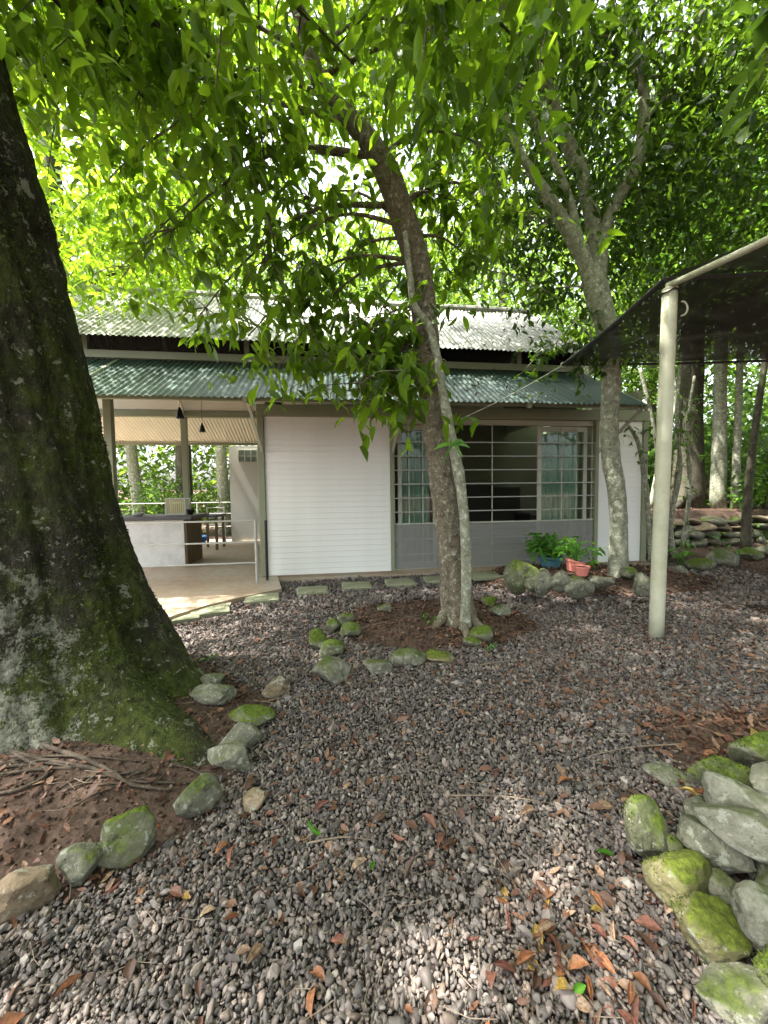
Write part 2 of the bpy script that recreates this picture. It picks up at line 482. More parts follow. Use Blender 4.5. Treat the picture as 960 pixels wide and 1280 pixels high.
M['moss_green'] = leaf_mat('pot_plant_leaf', (.05, .16, .02), (.10, .27, .03), (.25, .5, .05), .45, .4)

def glass():
    t = NT('window_glass')
    fr = t.n('ShaderNodeFresnel', {'IOR': 1.5}).outputs[0]
    tr = t.n('ShaderNodeBsdfTransparent', {'Color': (.82, .88, .85, 1)}).outputs[0]
    gl = t.n('ShaderNodeBsdfGlossy', {'Roughness': .02}).outputs[0]
    return t.done(t.mixs(t.math('MULTIPLY', fr, .7), tr, gl))
M['glass'] = glass()
def gauze(name, c, a):
    t = NT(name)
    tr = t.n('ShaderNodeBsdfTransparent').outputs[0]
    return t.done(t.mixs(a, tr, t.bsdf(c, .8, spec=.2)))
M['gauze'] = gauze('insect_gauze', (.30, .30, .28), .50)
M['dark_gauze'] = gauze('dark_vent_mesh', (.012, .012, .012), .80)
def net_mat():
    t = NT('black_shade_net'); p = t.n('ShaderNodeNewGeometry').outputs['Position']
    n = t.noise(t.vmath('MULTIPLY', p, (1, 1, 1)), 2.2, 4, .6)
    f = t.ramp(n, [(.3, (.80,)*3), (.7, (.93,)*3)])
    tr = t.n('ShaderNodeBsdfTransparent').outputs[0]
    return t.done(t.mixs(f, tr, t.bsdf((.020, .020, .022), .5, spec=.5)))
M['net'] = net_mat()
def curtain_mat():
    t = NT('teal_curtain')
    o = t.coord()
    c = t.ramp(t.noise(o, 5, 4), [(.35, (.40, .60, .50)), (.65, (.56, .72, .62))])
    return t.done(t.mixs(.45, t.bsdf(c, .85, spec=.1), t.n('ShaderNodeBsdfTranslucent', {'Color': c}).outputs[0]))
M['curtain'] = curtain_mat()

# ------------------------------------------------------------------ terrain
def sstep(a, b, x):
    t = min(1, max(0, (x - a) / (b - a)))
    return t * t * (3 - 2 * t)
def terrain(x, y):
    h = 0.03 * mn.noise(Vector((x * .5, y * .5, 0)))
    h *= sstep(9, 5.5, abs(y))
    h += 0.05 * sstep(3.2, 4.6, y)
    # planting bed by the window, and the bank behind the dry stone wall
    h += 0.16 * sstep(.9, .55, math.hypot((x - 2.75) / 1.9, (y - 5.35) / .95))
    h += 0.70 * sstep(0.0, 0.45, y - wall_line(x)) * sstep(4.5, 5.6, x)
    h += 0.10 * sstep(4.0, 6.5, x) * sstep(3.5, 6.0, y)
    # soil under the big trunk
    h += 0.10 * sstep(1.15, .5, math.hypot((x + 2.0) / 1.25, (y - 2.2) / 1.15))
    h += 0.05 * sstep(1.0, .4, math.hypot((x - .62) / 1.05, (y - 3.8) / .85))
    h += 0.22 * sstep(1.05, 1.9, x) * sstep(2.5, 1.4, y) * sstep(-1.0, .2, y)
    h += 2.0 * sstep(14, 60, y)
    return h
def wall_line(x):
    return 7.75 + 0.10 * (x - 5.5)

HX, HY, HA = -1.75, 5.68, R(7.8)
hu = Vector((math.cos(HA), math.sin(HA), 0)); hv = Vector((-math.sin(HA), math.cos(HA), 0))
def to_house(x, y):
    d = Vector((x - HX, y - HY, 0)); return d.dot(hu), d.dot(hv)

apron_px = [(352, 737), (340, 739.5), (300, 748), (262, 757), (222, 769), (180, 786), (120, 808)]
APRON = [to_house(*at_z(px, py, .10).xy) for px, py in apron_px]

def in_bed(x, y):
    """1 inside soil beds"""
    e = .12 * mn.noise(Vector((x * 2.3, y * 2.3, 4)))
    b1 = sstep(1.06, .94, math.hypot((x + 2.05) / 1.32, (y - 1.95) / 1.15) + e)
    b2 = sstep(1.06, .90, math.hypot((x - .50) / 1.0, (y - 3.85) / .72) + e)
    b3 = sstep(1.05, .92, math.hypot((x - 2.9) / 1.75, (y - 5.45) / .95) + e)
    b4 = sstep(1.08, 1.3, x - .25 * (y - 1.2) + e) * sstep(2.3, 2.0, y)
    return max(b1, b2, b3, b4)
def gravel_mask(x, y):
    g = 1 - in_bed(x, y)
    e = .5 * mn.noise(Vector((x * .8, y * .8, 1)))
    g *= sstep(5.2, 3.9, x - .12 * y + e)
    g *= sstep(-4.2, -3.2, x + e)
    g *= sstep(6.6, 6.1, y - .12 * x)
    return g

def axis(lo, hi, f0, f1, step, grow):
    a = list(np.arange(f0, f1 + 1e-6, step))
    s = step; x = f1
    while x < hi:
        s *= grow; x += s; a.append(x)
    s = step; x = f0; pre = []
    while x > lo:
        s *= grow; x -= s; pre.append(x)
    return pre[::-1] + a
gx = axis(-220, 220, -4, 6, .085, 1.16)
gy = axis(-120, 320, -.2, 7.2, .085, 1.16)
gv = []; gm = []
for y in gy:
    for x in gx:
        gv.append((x, y, terrain(x, y))); gm.append(gravel_mask(x, y) if -6 < x < 9 and -3 < y < 9 else 0)
nx = len(gx)
I, J = np.meshgrid(np.arange(nx - 1), np.arange(len(gy) - 1))
b0 = (J * nx + I).ravel()
GF = np.stack([b0, b0 + 1, b0 + 1 + nx, b0 + nx], 1)
gme = np_mesh('ground', gv, GF, M['ground'], True)
gat = gme.attributes.new('gravel', 'FLOAT', 'POINT')
gat.data.foreach_set('value', np.array(gm, dtype=np.float32))
tag(link('ground', gme), 'brown soil ground with leaf litter reaching under the trees', 'ground', kind='structure')

# ------------------------------------------------------------------ gravel (nobody could count it)
def ico(sub):
    bm = bmesh.new(); bmesh.ops.create_icosphere(bm, subdivisions=sub, radius=1)
    bm.verts.ensure_lookup_table()
    V = np.array([v.co for v in bm.verts]); F = np.array([[v.index for v in f.verts] for f in bm.faces])
    bm.free(); return V, F
OCT = (np.array([(1,0,0),(-1,0,0),(0,1,0),(0,-1,0),(0,0,1),(0,0,-1)], float),
       np.array([(0,2,4),(2,1,4),(1,3,4),(3,0,4),(2,0,5),(1,2,5),(3,1,5),(0,3,5)]))
def rand_rot(n, tilt, rng):
    yaw = rng.uniform(0, 2 * np.pi, n); tx = rng.normal(0, tilt, n); ty = rng.normal(0, tilt, n)
    cy, sy = np.cos(yaw), np.sin(yaw); cx, sx = np.cos(tx), np.sin(tx); c2, s2 = np.cos(ty), np.sin(ty)
    Z = np.zeros(n); O = np.ones(n)
    Rz = np.stack([cy, -sy, Z, sy, cy, Z, Z, Z, O], 1).reshape(n, 3, 3)
    Rx = np.stack([O, Z, Z, Z, cx, -sx, Z, sx, cx], 1).reshape(n, 3, 3)
    Ry = np.stack([c2, Z, s2, Z, O, Z, -s2, Z, c2], 1).reshape(n, 3, 3)
    return Rx @ Ry @ Rz
def scatter(tpls, pos, scl, rot, rng, wob):
    Vs, Fs, off = [], [], 0
    idx = rng.integers(0, len(tpls), len(pos))
    for k, (TV, TF) in enumerate(tpls):
        s = idx == k
        n = s.sum()
        if n == 0: continue
        v = TV[None] * scl[s][:, None, :]
        if wob: v = v * (1 + rng.uniform(-wob, wob, (n, len(TV), 1)))
        v = np.einsum('nij,nkj->nki', rot[s], v) + pos[s][:, None, :]
        f = TF[None] + (np.arange(n) * len(TV))[:, None, None] + off
        Vs.append(v.reshape(-1, 3)); Fs.append(f.reshape(-1, 3)); off += n * len(TV)
    return np.vstack(Vs), np.vstack(Fs)

def grid_points(x0, x1, y0, y1, cell):
    xs = np.arange(x0, x1, cell); ys = np.arange(y0, y1, cell)
    X, Y = np.meshgrid(xs, ys)
    X = X.ravel() + RNG.uniform(-.5, .5, X.size) * cell; Y = Y.ravel() + RNG.uniform(-.5, .5, Y.size) * cell
    return X, Y
def keep_gravel(X, Y):
    k = np.zeros(len(X), bool); Z = np.zeros(len(X))
    for i in range(len(X)):
        x, y = X[i], Y[i]
        if RNG.random() > gravel_mask(x, y): continue
        u, v = to_house(x, y)
        if v > -.16 and u > -.3: continue
        if u <= .12 and inside_apron(u, v): continue
        k[i] = True; Z[i] = terrain(x, y)
    return k, Z
def inside_apron(u, v):
    pts = sorted(APRON)
    if u < pts[0][0]: return v > pts[0][1]
    for (a, va), (b, vb) in zip(pts, pts[1:]):
        if a <= u <= b: return v > va + (vb - va) * (u - a) / (b - a)
    return v > pts[-1][1]
def pebble_tpl(sub, seed):
    V, F = ico(sub); rr = np.random.default_rng(seed); V = V.copy()
    for _ in range(7):
        n = rr.normal(0, 1, 3); n /= np.linalg.norm(n); d = rr.uniform(.55, .85)
        t = np.maximum(V @ n - d, 0); V -= t[:, None] * n
    V += rr.uniform(-.06, .06, V.shape)
    return V * np.array([1, rr.uniform(.85, 1.1), 1]) * 1.12, F
PEB_A = [pebble_tpl(2, k) for k in range(9)]; PEB_B = [pebble_tpl(1, 20 + k) for k in range(8)]
gtV, gtF, gsm, goff = [], [], [], 0
for (x0, x1, y0, y1, cell, tp, wob) in ((-1.9, 1.9, .55, 1.0, .0098, PEB_A, .16), (-2.6, 2.6, 1.0, 1.85, .0112, PEB_B, .16), (-3.2, 3.3, 1.85, 2.7, .0130, [OCT], .25), (-3.4, 3.9, 2.7, 4.2, .0170, [OCT], .25), (-3.8, 5.3, 4.2, 7.0, .030, [OCT], .25)):
    X, Y = grid_points(x0, x1, y0, y1, cell)
    if y0 < 2:   s_ = np.abs(X) < 1.15 * Y + .35
    else:        s_ = np.abs(X) < 1.12 * Y + .3
    X, Y = X[s_], Y[s_]
    k, Z = keep_gravel(X, Y); X, Y, Z = X[k], Y[k], Z[k]
    n = len(X)
    sz = np.exp(RNG.normal(0, .38, n))[:, None] * np.stack([RNG.uniform(.0085, .0135, n), RNG.uniform(.0065, .0095, n), RNG.uniform(.0042, .0072, n)], 1) * (cell / .0136) ** .9
    P = np.stack([X, Y, Z + RNG.uniform(-.002, .017, n)], 1)
    V_, F_ = scatter(tp, P, sz, rand_rot(n, .8, RNG), RNG, wob)
    gtV.append(V_); gtF.append(F_ + goff); goff += len(V_); gsm.append(np.full(len(F_), tp is PEB_A))
gravel = link('gravel', np_mesh('gravel', np.vstack(gtV), np.vstack(gtF), M['pebble']))
gravel.data.polygons.foreach_set('use_smooth', np.concatenate(gsm))
tag(gravel, 'loose grey river pebbles covering the path to the house', 'gravel', kind='stuff')

# ------------------------------------------------------------------ house
house = empty('house', (HX, HY, .12), HA)
tag(house, 'single storey white boarded house with corrugated roofs and an open porch', 'house')
def hb(name, mat, *boxes, parent=None, bevel=0.0):
    m = MB()
    for b in boxes: m.box(*b)
    return m.build(name, M[mat], parent or house, bevel=bevel)

# slabs
hb('floor_slab', 'porch', (-5.6, 6.35, .03, 5.0, -.25, 0))
ap = MB().prism([(-5.6, .03)] + [(max(-5.6, u), v) for u, v in sorted(APRON)] + [(.14, .03)], -.25, -.006)
ap.build('porch_apron', M['porch'], house)
hb('plinth', 'porch', (.15, 6.33, -.14, .028, -.25, -.03))

# white boarded walls: every board a piece
board_cache = {}
def boards(u0, u1, v, parent, z0=0.0, z1=2.35, step=.084, facing=-1):
    k = round(u1 - u0, 3)
    n = int(round((z1 - z0) / step)); st = (z1 - z0) / n
    if k not in board_cache:
        g = .0006
        m = MB()
        m.add([(0, 0, g), (0, -.012, g + .0006), (0, -.012, st - .0008), (0, 0, st), (k, 0, g), (k, -.012, g + .0006), (k, -.012, st - .0008), (k, 0, st)],
              [[0, 1, 2, 3], [7, 6, 5, 4], [1, 5, 6, 2], [0, 4, 5, 1], [3, 2, 6, 7]])
        o = m.build('board', M['white_board'], parent, loc=(u0, v, z0))
        board_cache[k] = o.data
        rng = range(1, n)
    else:
        rng = range(0, n)
    for i in rng:
        link('board', board_cache[k], parent, (u0 + random.uniform(-.001, .001), v + random.uniform(-.0004, .0004), z0 + i * st))
w1 = hb('wall', 'white_board', (.012, 1.868, .012, .10, .002, 2.348))
boards(.012, 1.868, .012, w1)
w2 = hb('wall', 'white_board', (5.352, 6.158, .012, .10, .002, 2.348))
boards(5.352, 6.158, .012, w2)
# posts and header
for u0, u1 in ((-.085, .008), (1.872, 1.922), (5.29, 5.348), (6.162, 6.25)):
    hb('post', 'olive', (u0, u1, -.035, .11, 0, 2.35), bevel=.004)
for u in (-2.13, -4.25):
    hb('post', 'olive', (u, u + .10, -.03, .07, 0, 2.62), bevel=.004)
hb('header_beam', 'olive', (-.085, 6.26, -.045, .12, 2.352, 2.52), bevel=.004)
hb('porch_beam', 'olive', (-5.6, -.087, -.02, .06, 2.62, 2.76))
for u in (-4.6, -2.27, -.05):
    hb('post', 'olive', (u, u + .115, 3.16, 3.27, 0, 2.92))
hb('back_beam', 'olive', (-5.6, 5.5, 3.15, 3.28, 2.925, 3.05))
hb('back_clerestory', 'cream', (-5.6, 5.5, 3.20, 3.24, 3.055, 4.08))
# side and back walls of the room
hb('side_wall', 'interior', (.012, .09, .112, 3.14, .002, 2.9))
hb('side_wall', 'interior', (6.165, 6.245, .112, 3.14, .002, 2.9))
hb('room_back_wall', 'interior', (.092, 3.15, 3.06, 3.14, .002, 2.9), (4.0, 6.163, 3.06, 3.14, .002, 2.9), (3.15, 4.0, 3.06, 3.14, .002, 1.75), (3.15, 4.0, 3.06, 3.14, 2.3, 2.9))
rb = hb('grey_end_wall', 'grey_wall', (-1.62, .35, 4.55, 4.65, .002, 2.46))
# glass-block vent in the end wall
vw = hb('vent_window', 'frame_pale', *[(a, a + .025, 4.515, 4.546, 2.06, 2.34) for a in (-1.39, -1.235, -1.08, -.925)], *[(-1.39, -.90, 4.52, 4.546, b, b + .02) for b in (2.04, 2.19, 2.34)], parent=rb)
for a in (-1.363, -1.208, -1.053):
    for b in (2.062, 2.212): hb('pane', 'glass', (a, a + .125, 4.535, 4.545, b, b + .125), parent=vw)

# roofs: corrugated sheets, each sheet a piece
def sheet_mesh(name, length, mat, rows=3, width=.80, pitch=.076, amp=.009):
    n = int(width / pitch * 8)
    V = []; 
    for j in range(rows + 1):
        for i in range(n + 1):
            x = width * i / n
            V.append((x, length * j / rows, amp * math.sin(2 * math.pi * x / pitch)))
    F = []
    for j in range(rows):
        for i in range(n):
            a = j * (n + 1) + i; F.append([a, a + 1, a + n + 2, a + n + 1])
    me = bpy.data.meshes.new(name); me.from_pydata(V, [], F)
    me.polygons.foreach_set('use_smooth', [True] * len(F)); me.materials.append(M[mat]); me.update()
    return me
def roof_slope(name, mat, u0, u1, v0, z0, v1, z1):
    L = math.hypot(v1 - v0, z1 - z0); a = math.atan2(z1 - z0, v1 - v0)
    me = sheet_mesh('roof_sheet', L, mat)
    par = empty(name, parent=house)
    u = u0; i = 0
    while u < u1 - .1:
        o = link('roof_sheet', me, par)
        o.location = (u, v0 + random.uniform(-.012, .012), z0 + (i % 2) * .004)
        o.rotation_euler = (a, 0, random.uniform(-.002, .002))
        u += .76; i += 1
    return par
roof_slope('front_roof', 'roof_green', -5.4, 5.3, -1.05, 2.37, .34, 3.22)
roof_slope('upper_roof', 'roof_grey', -5.4, 5.3, 0.0, 3.43, 2.1, 5.02)
def mirrored(name, mat, u0, u1, v0, z0, v1, z1):     # back slopes, rising towards the ridge
    L = math.hypot(v1 - v0, z1 - z0); a = math.atan2(z1 - z0, v1 - v0)
    me = sheet_mesh('roof_sheet', L, mat)
    par = empty(name, parent=house); u = u0; i = 0
    while u < u1 - .1:
        o = link('roof_sheet', me, par); o.location = (u, v0, z0 + (i % 2) * .004); o.rotation_euler = (a, 0, 0)
        u += .76; i += 1
M['roof_under'] = paint('galvanised_roof', (.70, .67, .54), .5, .3, 1.5)
mirrored('back_upper_roof', 'roof_grey', -5.4, 5.3, 2.1, 5.02, 3.5, 3.96)
mirrored('back_roof', 'roof_under', -5.4, 5.4, 3.18, 3.07, 4.45, 2.51)
m = MB().tube([(-5.42, 2.1, 5.035), (5.3, 2.1, 5.035)], .075, 10); m.build('ridge_cap', M['roof_grey'], house, True)
hb('flashing', 'olive', (-5.4, 5.28, .30, .36, 3.225, 3.33))
hb('clerestory_mesh', 'dark_gauze', (-5.4, 5.2, .40, .42, 3.2, 3.68))
for u in (-4.6, -2.55, -.3, 1.9, 4.1, 5.15): hb('clerestory_post', 'olive', (u, u + .07, .33, .395, 3.32, 3.66))
hb('gable', 'olive', (5.22, 5.25, .4, 3.2, 2.6, 3.6))
m = MB(); m.add([(5.23, .4, 3.61), (5.23, 3.2, 3.61), (5.23, 2.1, 4.92), (5.26, .4, 3.61), (5.26, 3.2, 3.61), (5.26, 2.1, 4.92)], [[0, 1, 2], [5, 4, 3], [0, 3, 4, 1], [1, 4, 5, 2], [2, 5, 3, 0]])
m.build('gable', M['olive'], house)
# eave purlins, rafters and brackets
hb('eave_purlin', 'olive', (-5.4, 5.28, -.93, -.88, 2.36, 2.43))
hb('fascia', 'frame_pale', (2.3, 5.25, -.30, -.27, 2.53, 2.62))
for u in (-4.2, -2.09, -.04, 1.9, 3.6, 5.32):
    m = MB().bar((u, -1.02, 2.345), (u, .38, 3.20), .05, .07); m.build('rafter', M['olive'], house)
for u in (-.03, 1.90, 5.32):
    m = MB().bar((u + .01, -.035, 1.84), (u + .01, -.92, 2.345), .035, .035); m.build('bracket', M['frame_pale'], house)
for u in (-4.54, -2.21):
    m = MB().bar((u, 3.15, 2.98), (u, 2.3, 4.3), .06, .09); m.build('rafter', M['cream'], house)
for v, z in ((4.36, 2.455),): hb('back_purlin', 'olive', (-5.4, 5.4, v, v + .05, z, z + .06))

# window bay
bay = empty('window_bay', parent=house)
B0, B1 = 1.93, 5.282
hb('gauze_panel', 'gauze', (B0 + .01, B1 - .01, -.012, -.008, .02, .72), parent=bay)
for z in (.01, .235, .47, .715): hb('rail', 'frame_pale', (B0, B1, -.005, .02, z, z + .022), parent=bay)
for z in (.905, 1.12, 1.335, 1.55, 1.765, 1.98): hb('rail', 'galv', (B0, B1, -.026, -.010, z, z + .016), parent=bay)
for u in (B0, 2.16, 2.38, 3.52, 4.30, 4.72, 4.98, B1 - .022): hb('upright', 'frame_pale', (u, u + .014, .022, .036, .01, 2.345), parent=bay)
hb('lintel', 'frame_pale', (B0, B1, .022, .10, 2.27, 2.348), parent=bay)
for u0, u1 in ((2.0, 2.62), (4.33, 5.20)):
    d = hb('sliding_door', 'frame_pale', (u0, u0 + .06, .06, .10, .02, 2.26), (u1 - .06, u1, .06, .10, .02, 2.26), (u0 + .06, u1 - .06, .06, .10, 2.18, 2.26), (u0 + .06, u1 - .06, .06, .10, .02, .12), parent=bay)
    hb('pane', 'glass', (u0 + .06, u1 - .06, .076, .082, .12, 2.18), parent=d)
    # pleated curtain
    cu0, cu1 = u0 + .07, u1 - .09
    n = 90; V = []
    for j, z in enumerate((.10, .6, 1.1, 1.6, 2.15)):
        for i in range(n + 1):
            t = i / n
            V.append((cu0 + (cu1 - cu0) * t, .15 + .028 * math.sin(t * (cu1 - cu0) * 58 + .5 * math.sin(z * 2 + t * 9)) * (1.15 - .3 * z / 2.15) + .01 * mn.noise(Vector((t * 9, z, 2))), z))
    F = [[j * (n + 1) + i, j * (n + 1) + i + 1, (j + 1) * (n + 1) + i + 1, (j + 1) * (n + 1) + i] for j in range(4) for i in range(n)]
    link('curtain', np_mesh('curtain', V, F, M['curtain'], True), bay)
# things inside the room
bw = hb('inner_window', 'frame_pale', (3.15, 3.2, 3.00, 3.055, 1.75, 2.3), (3.95, 4.0, 3.00, 3.055, 1.75, 2.3), (3.2, 3.95, 3.00, 3.055, 2.25, 2.3), (3.2, 3.95, 3.00, 3.055, 1.75, 1.8), parent=house)
hb('pane', 'glass', (3.2, 3.95, 3.02, 3.03, 1.8, 2.25), parent=bw)
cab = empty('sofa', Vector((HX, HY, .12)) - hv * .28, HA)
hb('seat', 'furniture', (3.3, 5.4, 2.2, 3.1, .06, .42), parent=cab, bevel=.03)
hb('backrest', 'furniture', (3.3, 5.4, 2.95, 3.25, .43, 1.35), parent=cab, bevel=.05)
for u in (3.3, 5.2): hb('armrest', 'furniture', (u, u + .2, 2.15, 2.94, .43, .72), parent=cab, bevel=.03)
for u in (3.4, 5.2):
    for v in (2.25, 3.0): hb('leg', 'furniture', (u, u + .06, v, v + .06, .0, .06), parent=cab)
tag(cab, 'dark high backed sofa standing inside behind the window rails', 'sofa')
wd = empty('wardrobe', Vector((HX, HY, .12)) - hv * .72, HA)
hb('carcass', 'furniture', (2.35, 3.1, 3.1, 3.7, .002, 1.75), parent=wd, bevel=.005)
for k in (0, 1):
    dr = hb('door', 'wood', (2.37 + k * .36, 2.71 + k * .36, 3.08, 3.098, .06, 1.7), parent=wd)
    hb('handle', 'galv', (2.69 - .0 + k * .06, 2.70 + k * .06, 3.06, 3.079, .9, 1.0), parent=dr)
tag(wd, 'dark brown wardrobe standing inside behind the tree trunk', 'wardrobe')

# railing
rl = empty('railing', parent=house)
ru1 = -.07; rv = -.42
for u in (ru1, -2.3, -4.5):
    MB().tube([(u, rv, -.006), (u, rv, .87)], .018, 10).build('railing_post', M['galv'], rl, True)
MB().tube([(.04, rv + .16, -.006), (.04, rv + .16, .85)], .02, 10).build('railing_post', M['black'], rl, True)
for z in (.28, .565, .86):
    MB().tube([(-5.3, rv, z), (ru1, rv, z)], .012, 8).build('rail', M['galv'], rl, True)
rl2 = empty('railing', parent=house)
for z in (.35, .7, 1.0): MB().tube([(-5.4, 5.05, z), (-1.5, 5.05, z)], .012, 8).build('rail', M['galv'], rl2, True)
for u in (-4.6, -2.6): MB().tube([(u, 5.05, -.1), (u, 5.05, 1.0)], .02, 8).build('railing_post', M['galv'], rl2, True)

# things on the porch
def porch_thing(name, label, cat, u, v, z=0.0, group=None, rz=0.0):
    p = Vector((HX, HY, .12 + z)) + hu * u + hv * v
    return tag(empty(name, p, HA + rz), label, cat, group)
ct = porch_thing('counter', 'whitewashed kitchen counter with plank end and dark stone top on the porch', 'counter', -1.51, 1.1)
MB().box(-1.9, -.03, 0, .8, .002, .80).build('body', M['plaster'], ct, bevel=.006)
for k in range(3): MB().box(-.028, .004, .02 + k * .262, .274 + k * .262, .002, .80).build('plank', M['wood'], ct, bevel=.004)
MB().box(-1.98, .12, -.08, .9, .802, .865).build('countertop', M['slate'], ct, bevel=.008)
cz = .868
bx = porch_thing('slatted_crate', 'pale slatted wooden crate standing on the dark counter top', 'crate', -1.93, 1.35, cz)
for bx_ in ((0, .34, 0, .03, 0, .03), (0, .34, 0, .03, .27, .30), (0, .03, 0, .03, .031, .269), (.31, .34, 0, .03, .031, .269), (0, .34, .25, .28, 0, .03), (0, .34, .25, .28, .27, .30), (0, .03, .25, .28, .031, .269), (.31, .34, .25, .28, .031, .269)): MB().box(*bx_).build('frame_bar', M['frame_pale'], bx)
for k in range(8): MB().box(.035 + k * .034, .061 + k * .034, .008, .02, .031, .269).build('slat', M['pale_wood'], bx)
MB().box(.0, .34, .031, .249, .0, .012).build('base', M['pale_wood'], bx)
for (u, v, r, hgt, mt, lb) in ((-1.58, 1.55, .065, .09, 'black', 'squat black pot beside the crate on the dark counter'), (-2.35, 1.3, .09, .05, 'frame_pale', 'pale shallow bowl on the end of the dark counter top')):
    b = porch_thing('bowl' if mt != 'black' else 'cooking_pot', lb, 'bowl' if mt != 'black' else 'pot', u, v, cz)
    MB().lathe([(r * .6, 0), (r, hgt * .5), (r * 1.05, hgt), (r * .95, hgt), (r * .85, hgt * .5), (r * .4, .012), (0.001, .012)], 18).build('vessel', M[mt], b, True)
    MB().lathe([(r * .35, -.001), (r * .4, .004)], 14).build('foot', M[mt], b, True)
tb = porch_thing('table', 'low table with dark top standing behind the porch counter', 'table', -1.95, 2.9)
MB().box(0, .46, 0, .7, .72, .77).build('table_top', M['slate'], tb, bevel=.006)
for a in (.03, .38):
    for b in (.06, .6): MB().box(a, a + .05, b, b + .05, 0, .72).build('leg', M['wood'], tb)
chp = porch_thing('chair', 'white metal chair at the back of the porch beside the grey wall', 'chair', -2.05, 4.05, rz=.3)
for a in (0, .4):
    for b in (0, .4): MB().tube([(a, b, 0), (a, b, .45 if b == 0 else .9)], .014, 8).build('leg', M['galv'], chp, True)
for k in range(6): MB().box(-.01, .41, .01 + k * .068, .06 + k * .068, .45, .465).build('seat_slat', M['frame_pale'], chp)
for z in (.62, .75, .88): MB().tube([(0, .4, z), (.4, .4, z)], .012, 8).build('back_rail', M['galv'], chp, True)
bn = porch_thing('basin', 'blue plastic basin on the porch floor behind the counter', 'basin', -2.35, 4.25)
MB().lathe([(.16, 0), (.24, .16), (.25, .17), (.22, .16), (.15, .015), (.001, .015)], 20).build('bowl', M['blue'], bn, True)
MB().lathe([(.255, .165), (.265, .172), (.255, .179), (.24, .172)], 20).build('rim', M['blue'], bn, True)
for (px, py, Y, s, lb) in ((225, 516, 6.0, 1.0, 'larger black cone pendant lamp hanging over the porch counter'), (253, 533, 7.4, .9, 'smaller black pendant lamp on a long cord in the porch')):
    p = at_y(px, py + 7, Y)
    L = tag(empty('pendant_lamp', p), lb, 'lamp')
    MB().lathe([(.062 * s, 0), (.055 * s, .03), (.036 * s, .11), (.018 * s, .15), (.014 * s, .17), (.001, .171)], 18).build('lamp_shade', M['black'], L, True)
    MB().tube([(0, 0, .165), (0, 0, .9)], .004, 5).build('cord', M['black'], L)
    MB().lathe([(.001, .02), (.022 * s, .035), (.024 * s, .06), (.012 * s, .09)], 12).build('bulb', M['frame_pale'], L, True)

# stepping stones
for i, (px, py, a, w) in enumerate([(228, 774, .45, .34), (263, 766, .42, .40), (328, 751, .28, .40), (391, 741, .18, .40), (446, 735, .14, .40), (500, 731, .13, .40), (549, 727, .13, .42), (607, 722, .13, .44)]):
    p = on_ground(px, py)
    lab = '%s mossy concrete stepping stone counting from the porch end of the row' % ('', 'second', 'third', 'fourth', 'fifth', 'sixth', 'seventh', '')[i]
    if i == 0: lab = 'mossy stepping stone at the porch end of the row, beside the big trunk'
    if i == 7: lab = 'mossy stepping stone at the window end, between leaning trunk and raised bed'
    m = MB().box(-w / 2, w / 2, -.16, .16, -.03, .028)
    o = m.build('stepping_stone', M['paver'], None, bevel=.012, loc=p + Vector((0, 0, .022)))
    o.rotation_euler = (random.uniform(-.02, .02), random.uniform(-.02, .02), a)
    tag(o, lab, 'paver', 'stepping stones along the house')

# ------------------------------------------------------------------ rocks
def rock_mesh(name, w, d, h, seed, mat, sub=4, angular=.5):
    bm = bmesh.new()
    bmesh.ops.create_icosphere(bm, subdivisions=sub, radius=1)
    rr = random.Random(seed)
    planes = []
    for _ in range(11):
        n = Vector((rr.gauss(0, 1), rr.gauss(0, 1), rr.gauss(0, .8))).normalized()
        planes.append((n, rr.uniform(.55, .88)))
    o = Vector((seed * 3.1, seed * 1.3, seed * .7))
    for v in bm.verts:
        p = v.co.copy()
        for n, dd in planes:
            t = p.dot(n) - dd
            if t > 0: p -= n * t * min(1, angular * 1.9)
        p *= 1.12 + .20 * mn.noise(p * 1.1 + o) + .07 * mn.noise(p * 3 + o) + .035 * mn.noise(p * 8 + o) + .018 * mn.noise(p * 19 + o) + .009 * mn.noise(p * 41 + o)
        v.co = Vector((p.x * w / 2, p.y * d / 2, p.z * h / 2))
    me = bpy.data.meshes.new(name); bm.to_mesh(me); bm.free()
    me.polygons.foreach_set('use_smooth', [True] * len(me.polygons))
    me.materials.append(M[mat]); me.update()
    return me
rock_n = 0
def place_rock(name, px, py, wpx, ratio_h, ratio_d, mat, label, group=None, lift=0.0, rz=0.0, tilt=0.0, sub=4, roll=0.0, cat='rock', ang=.5):
    global rock_n; rock_n += 1
    g = on_ground(px, py)
    for _ in range(3):
        w = wpx / FPX * g.y
        zc = terrain(g.x, g.y) + lift + w * ratio_h * .34
        g = at_z(px, py, zc)
    o = link(name, rock_mesh(name, w * 1.06, w * ratio_d, w * ratio_h, rock_n, mat, sub, ang), None, g)
    o.rotation_euler = (tilt, roll, rz)
    return tag(o, label, cat, group)
GL = 'stones edging the soil round the big trunk'
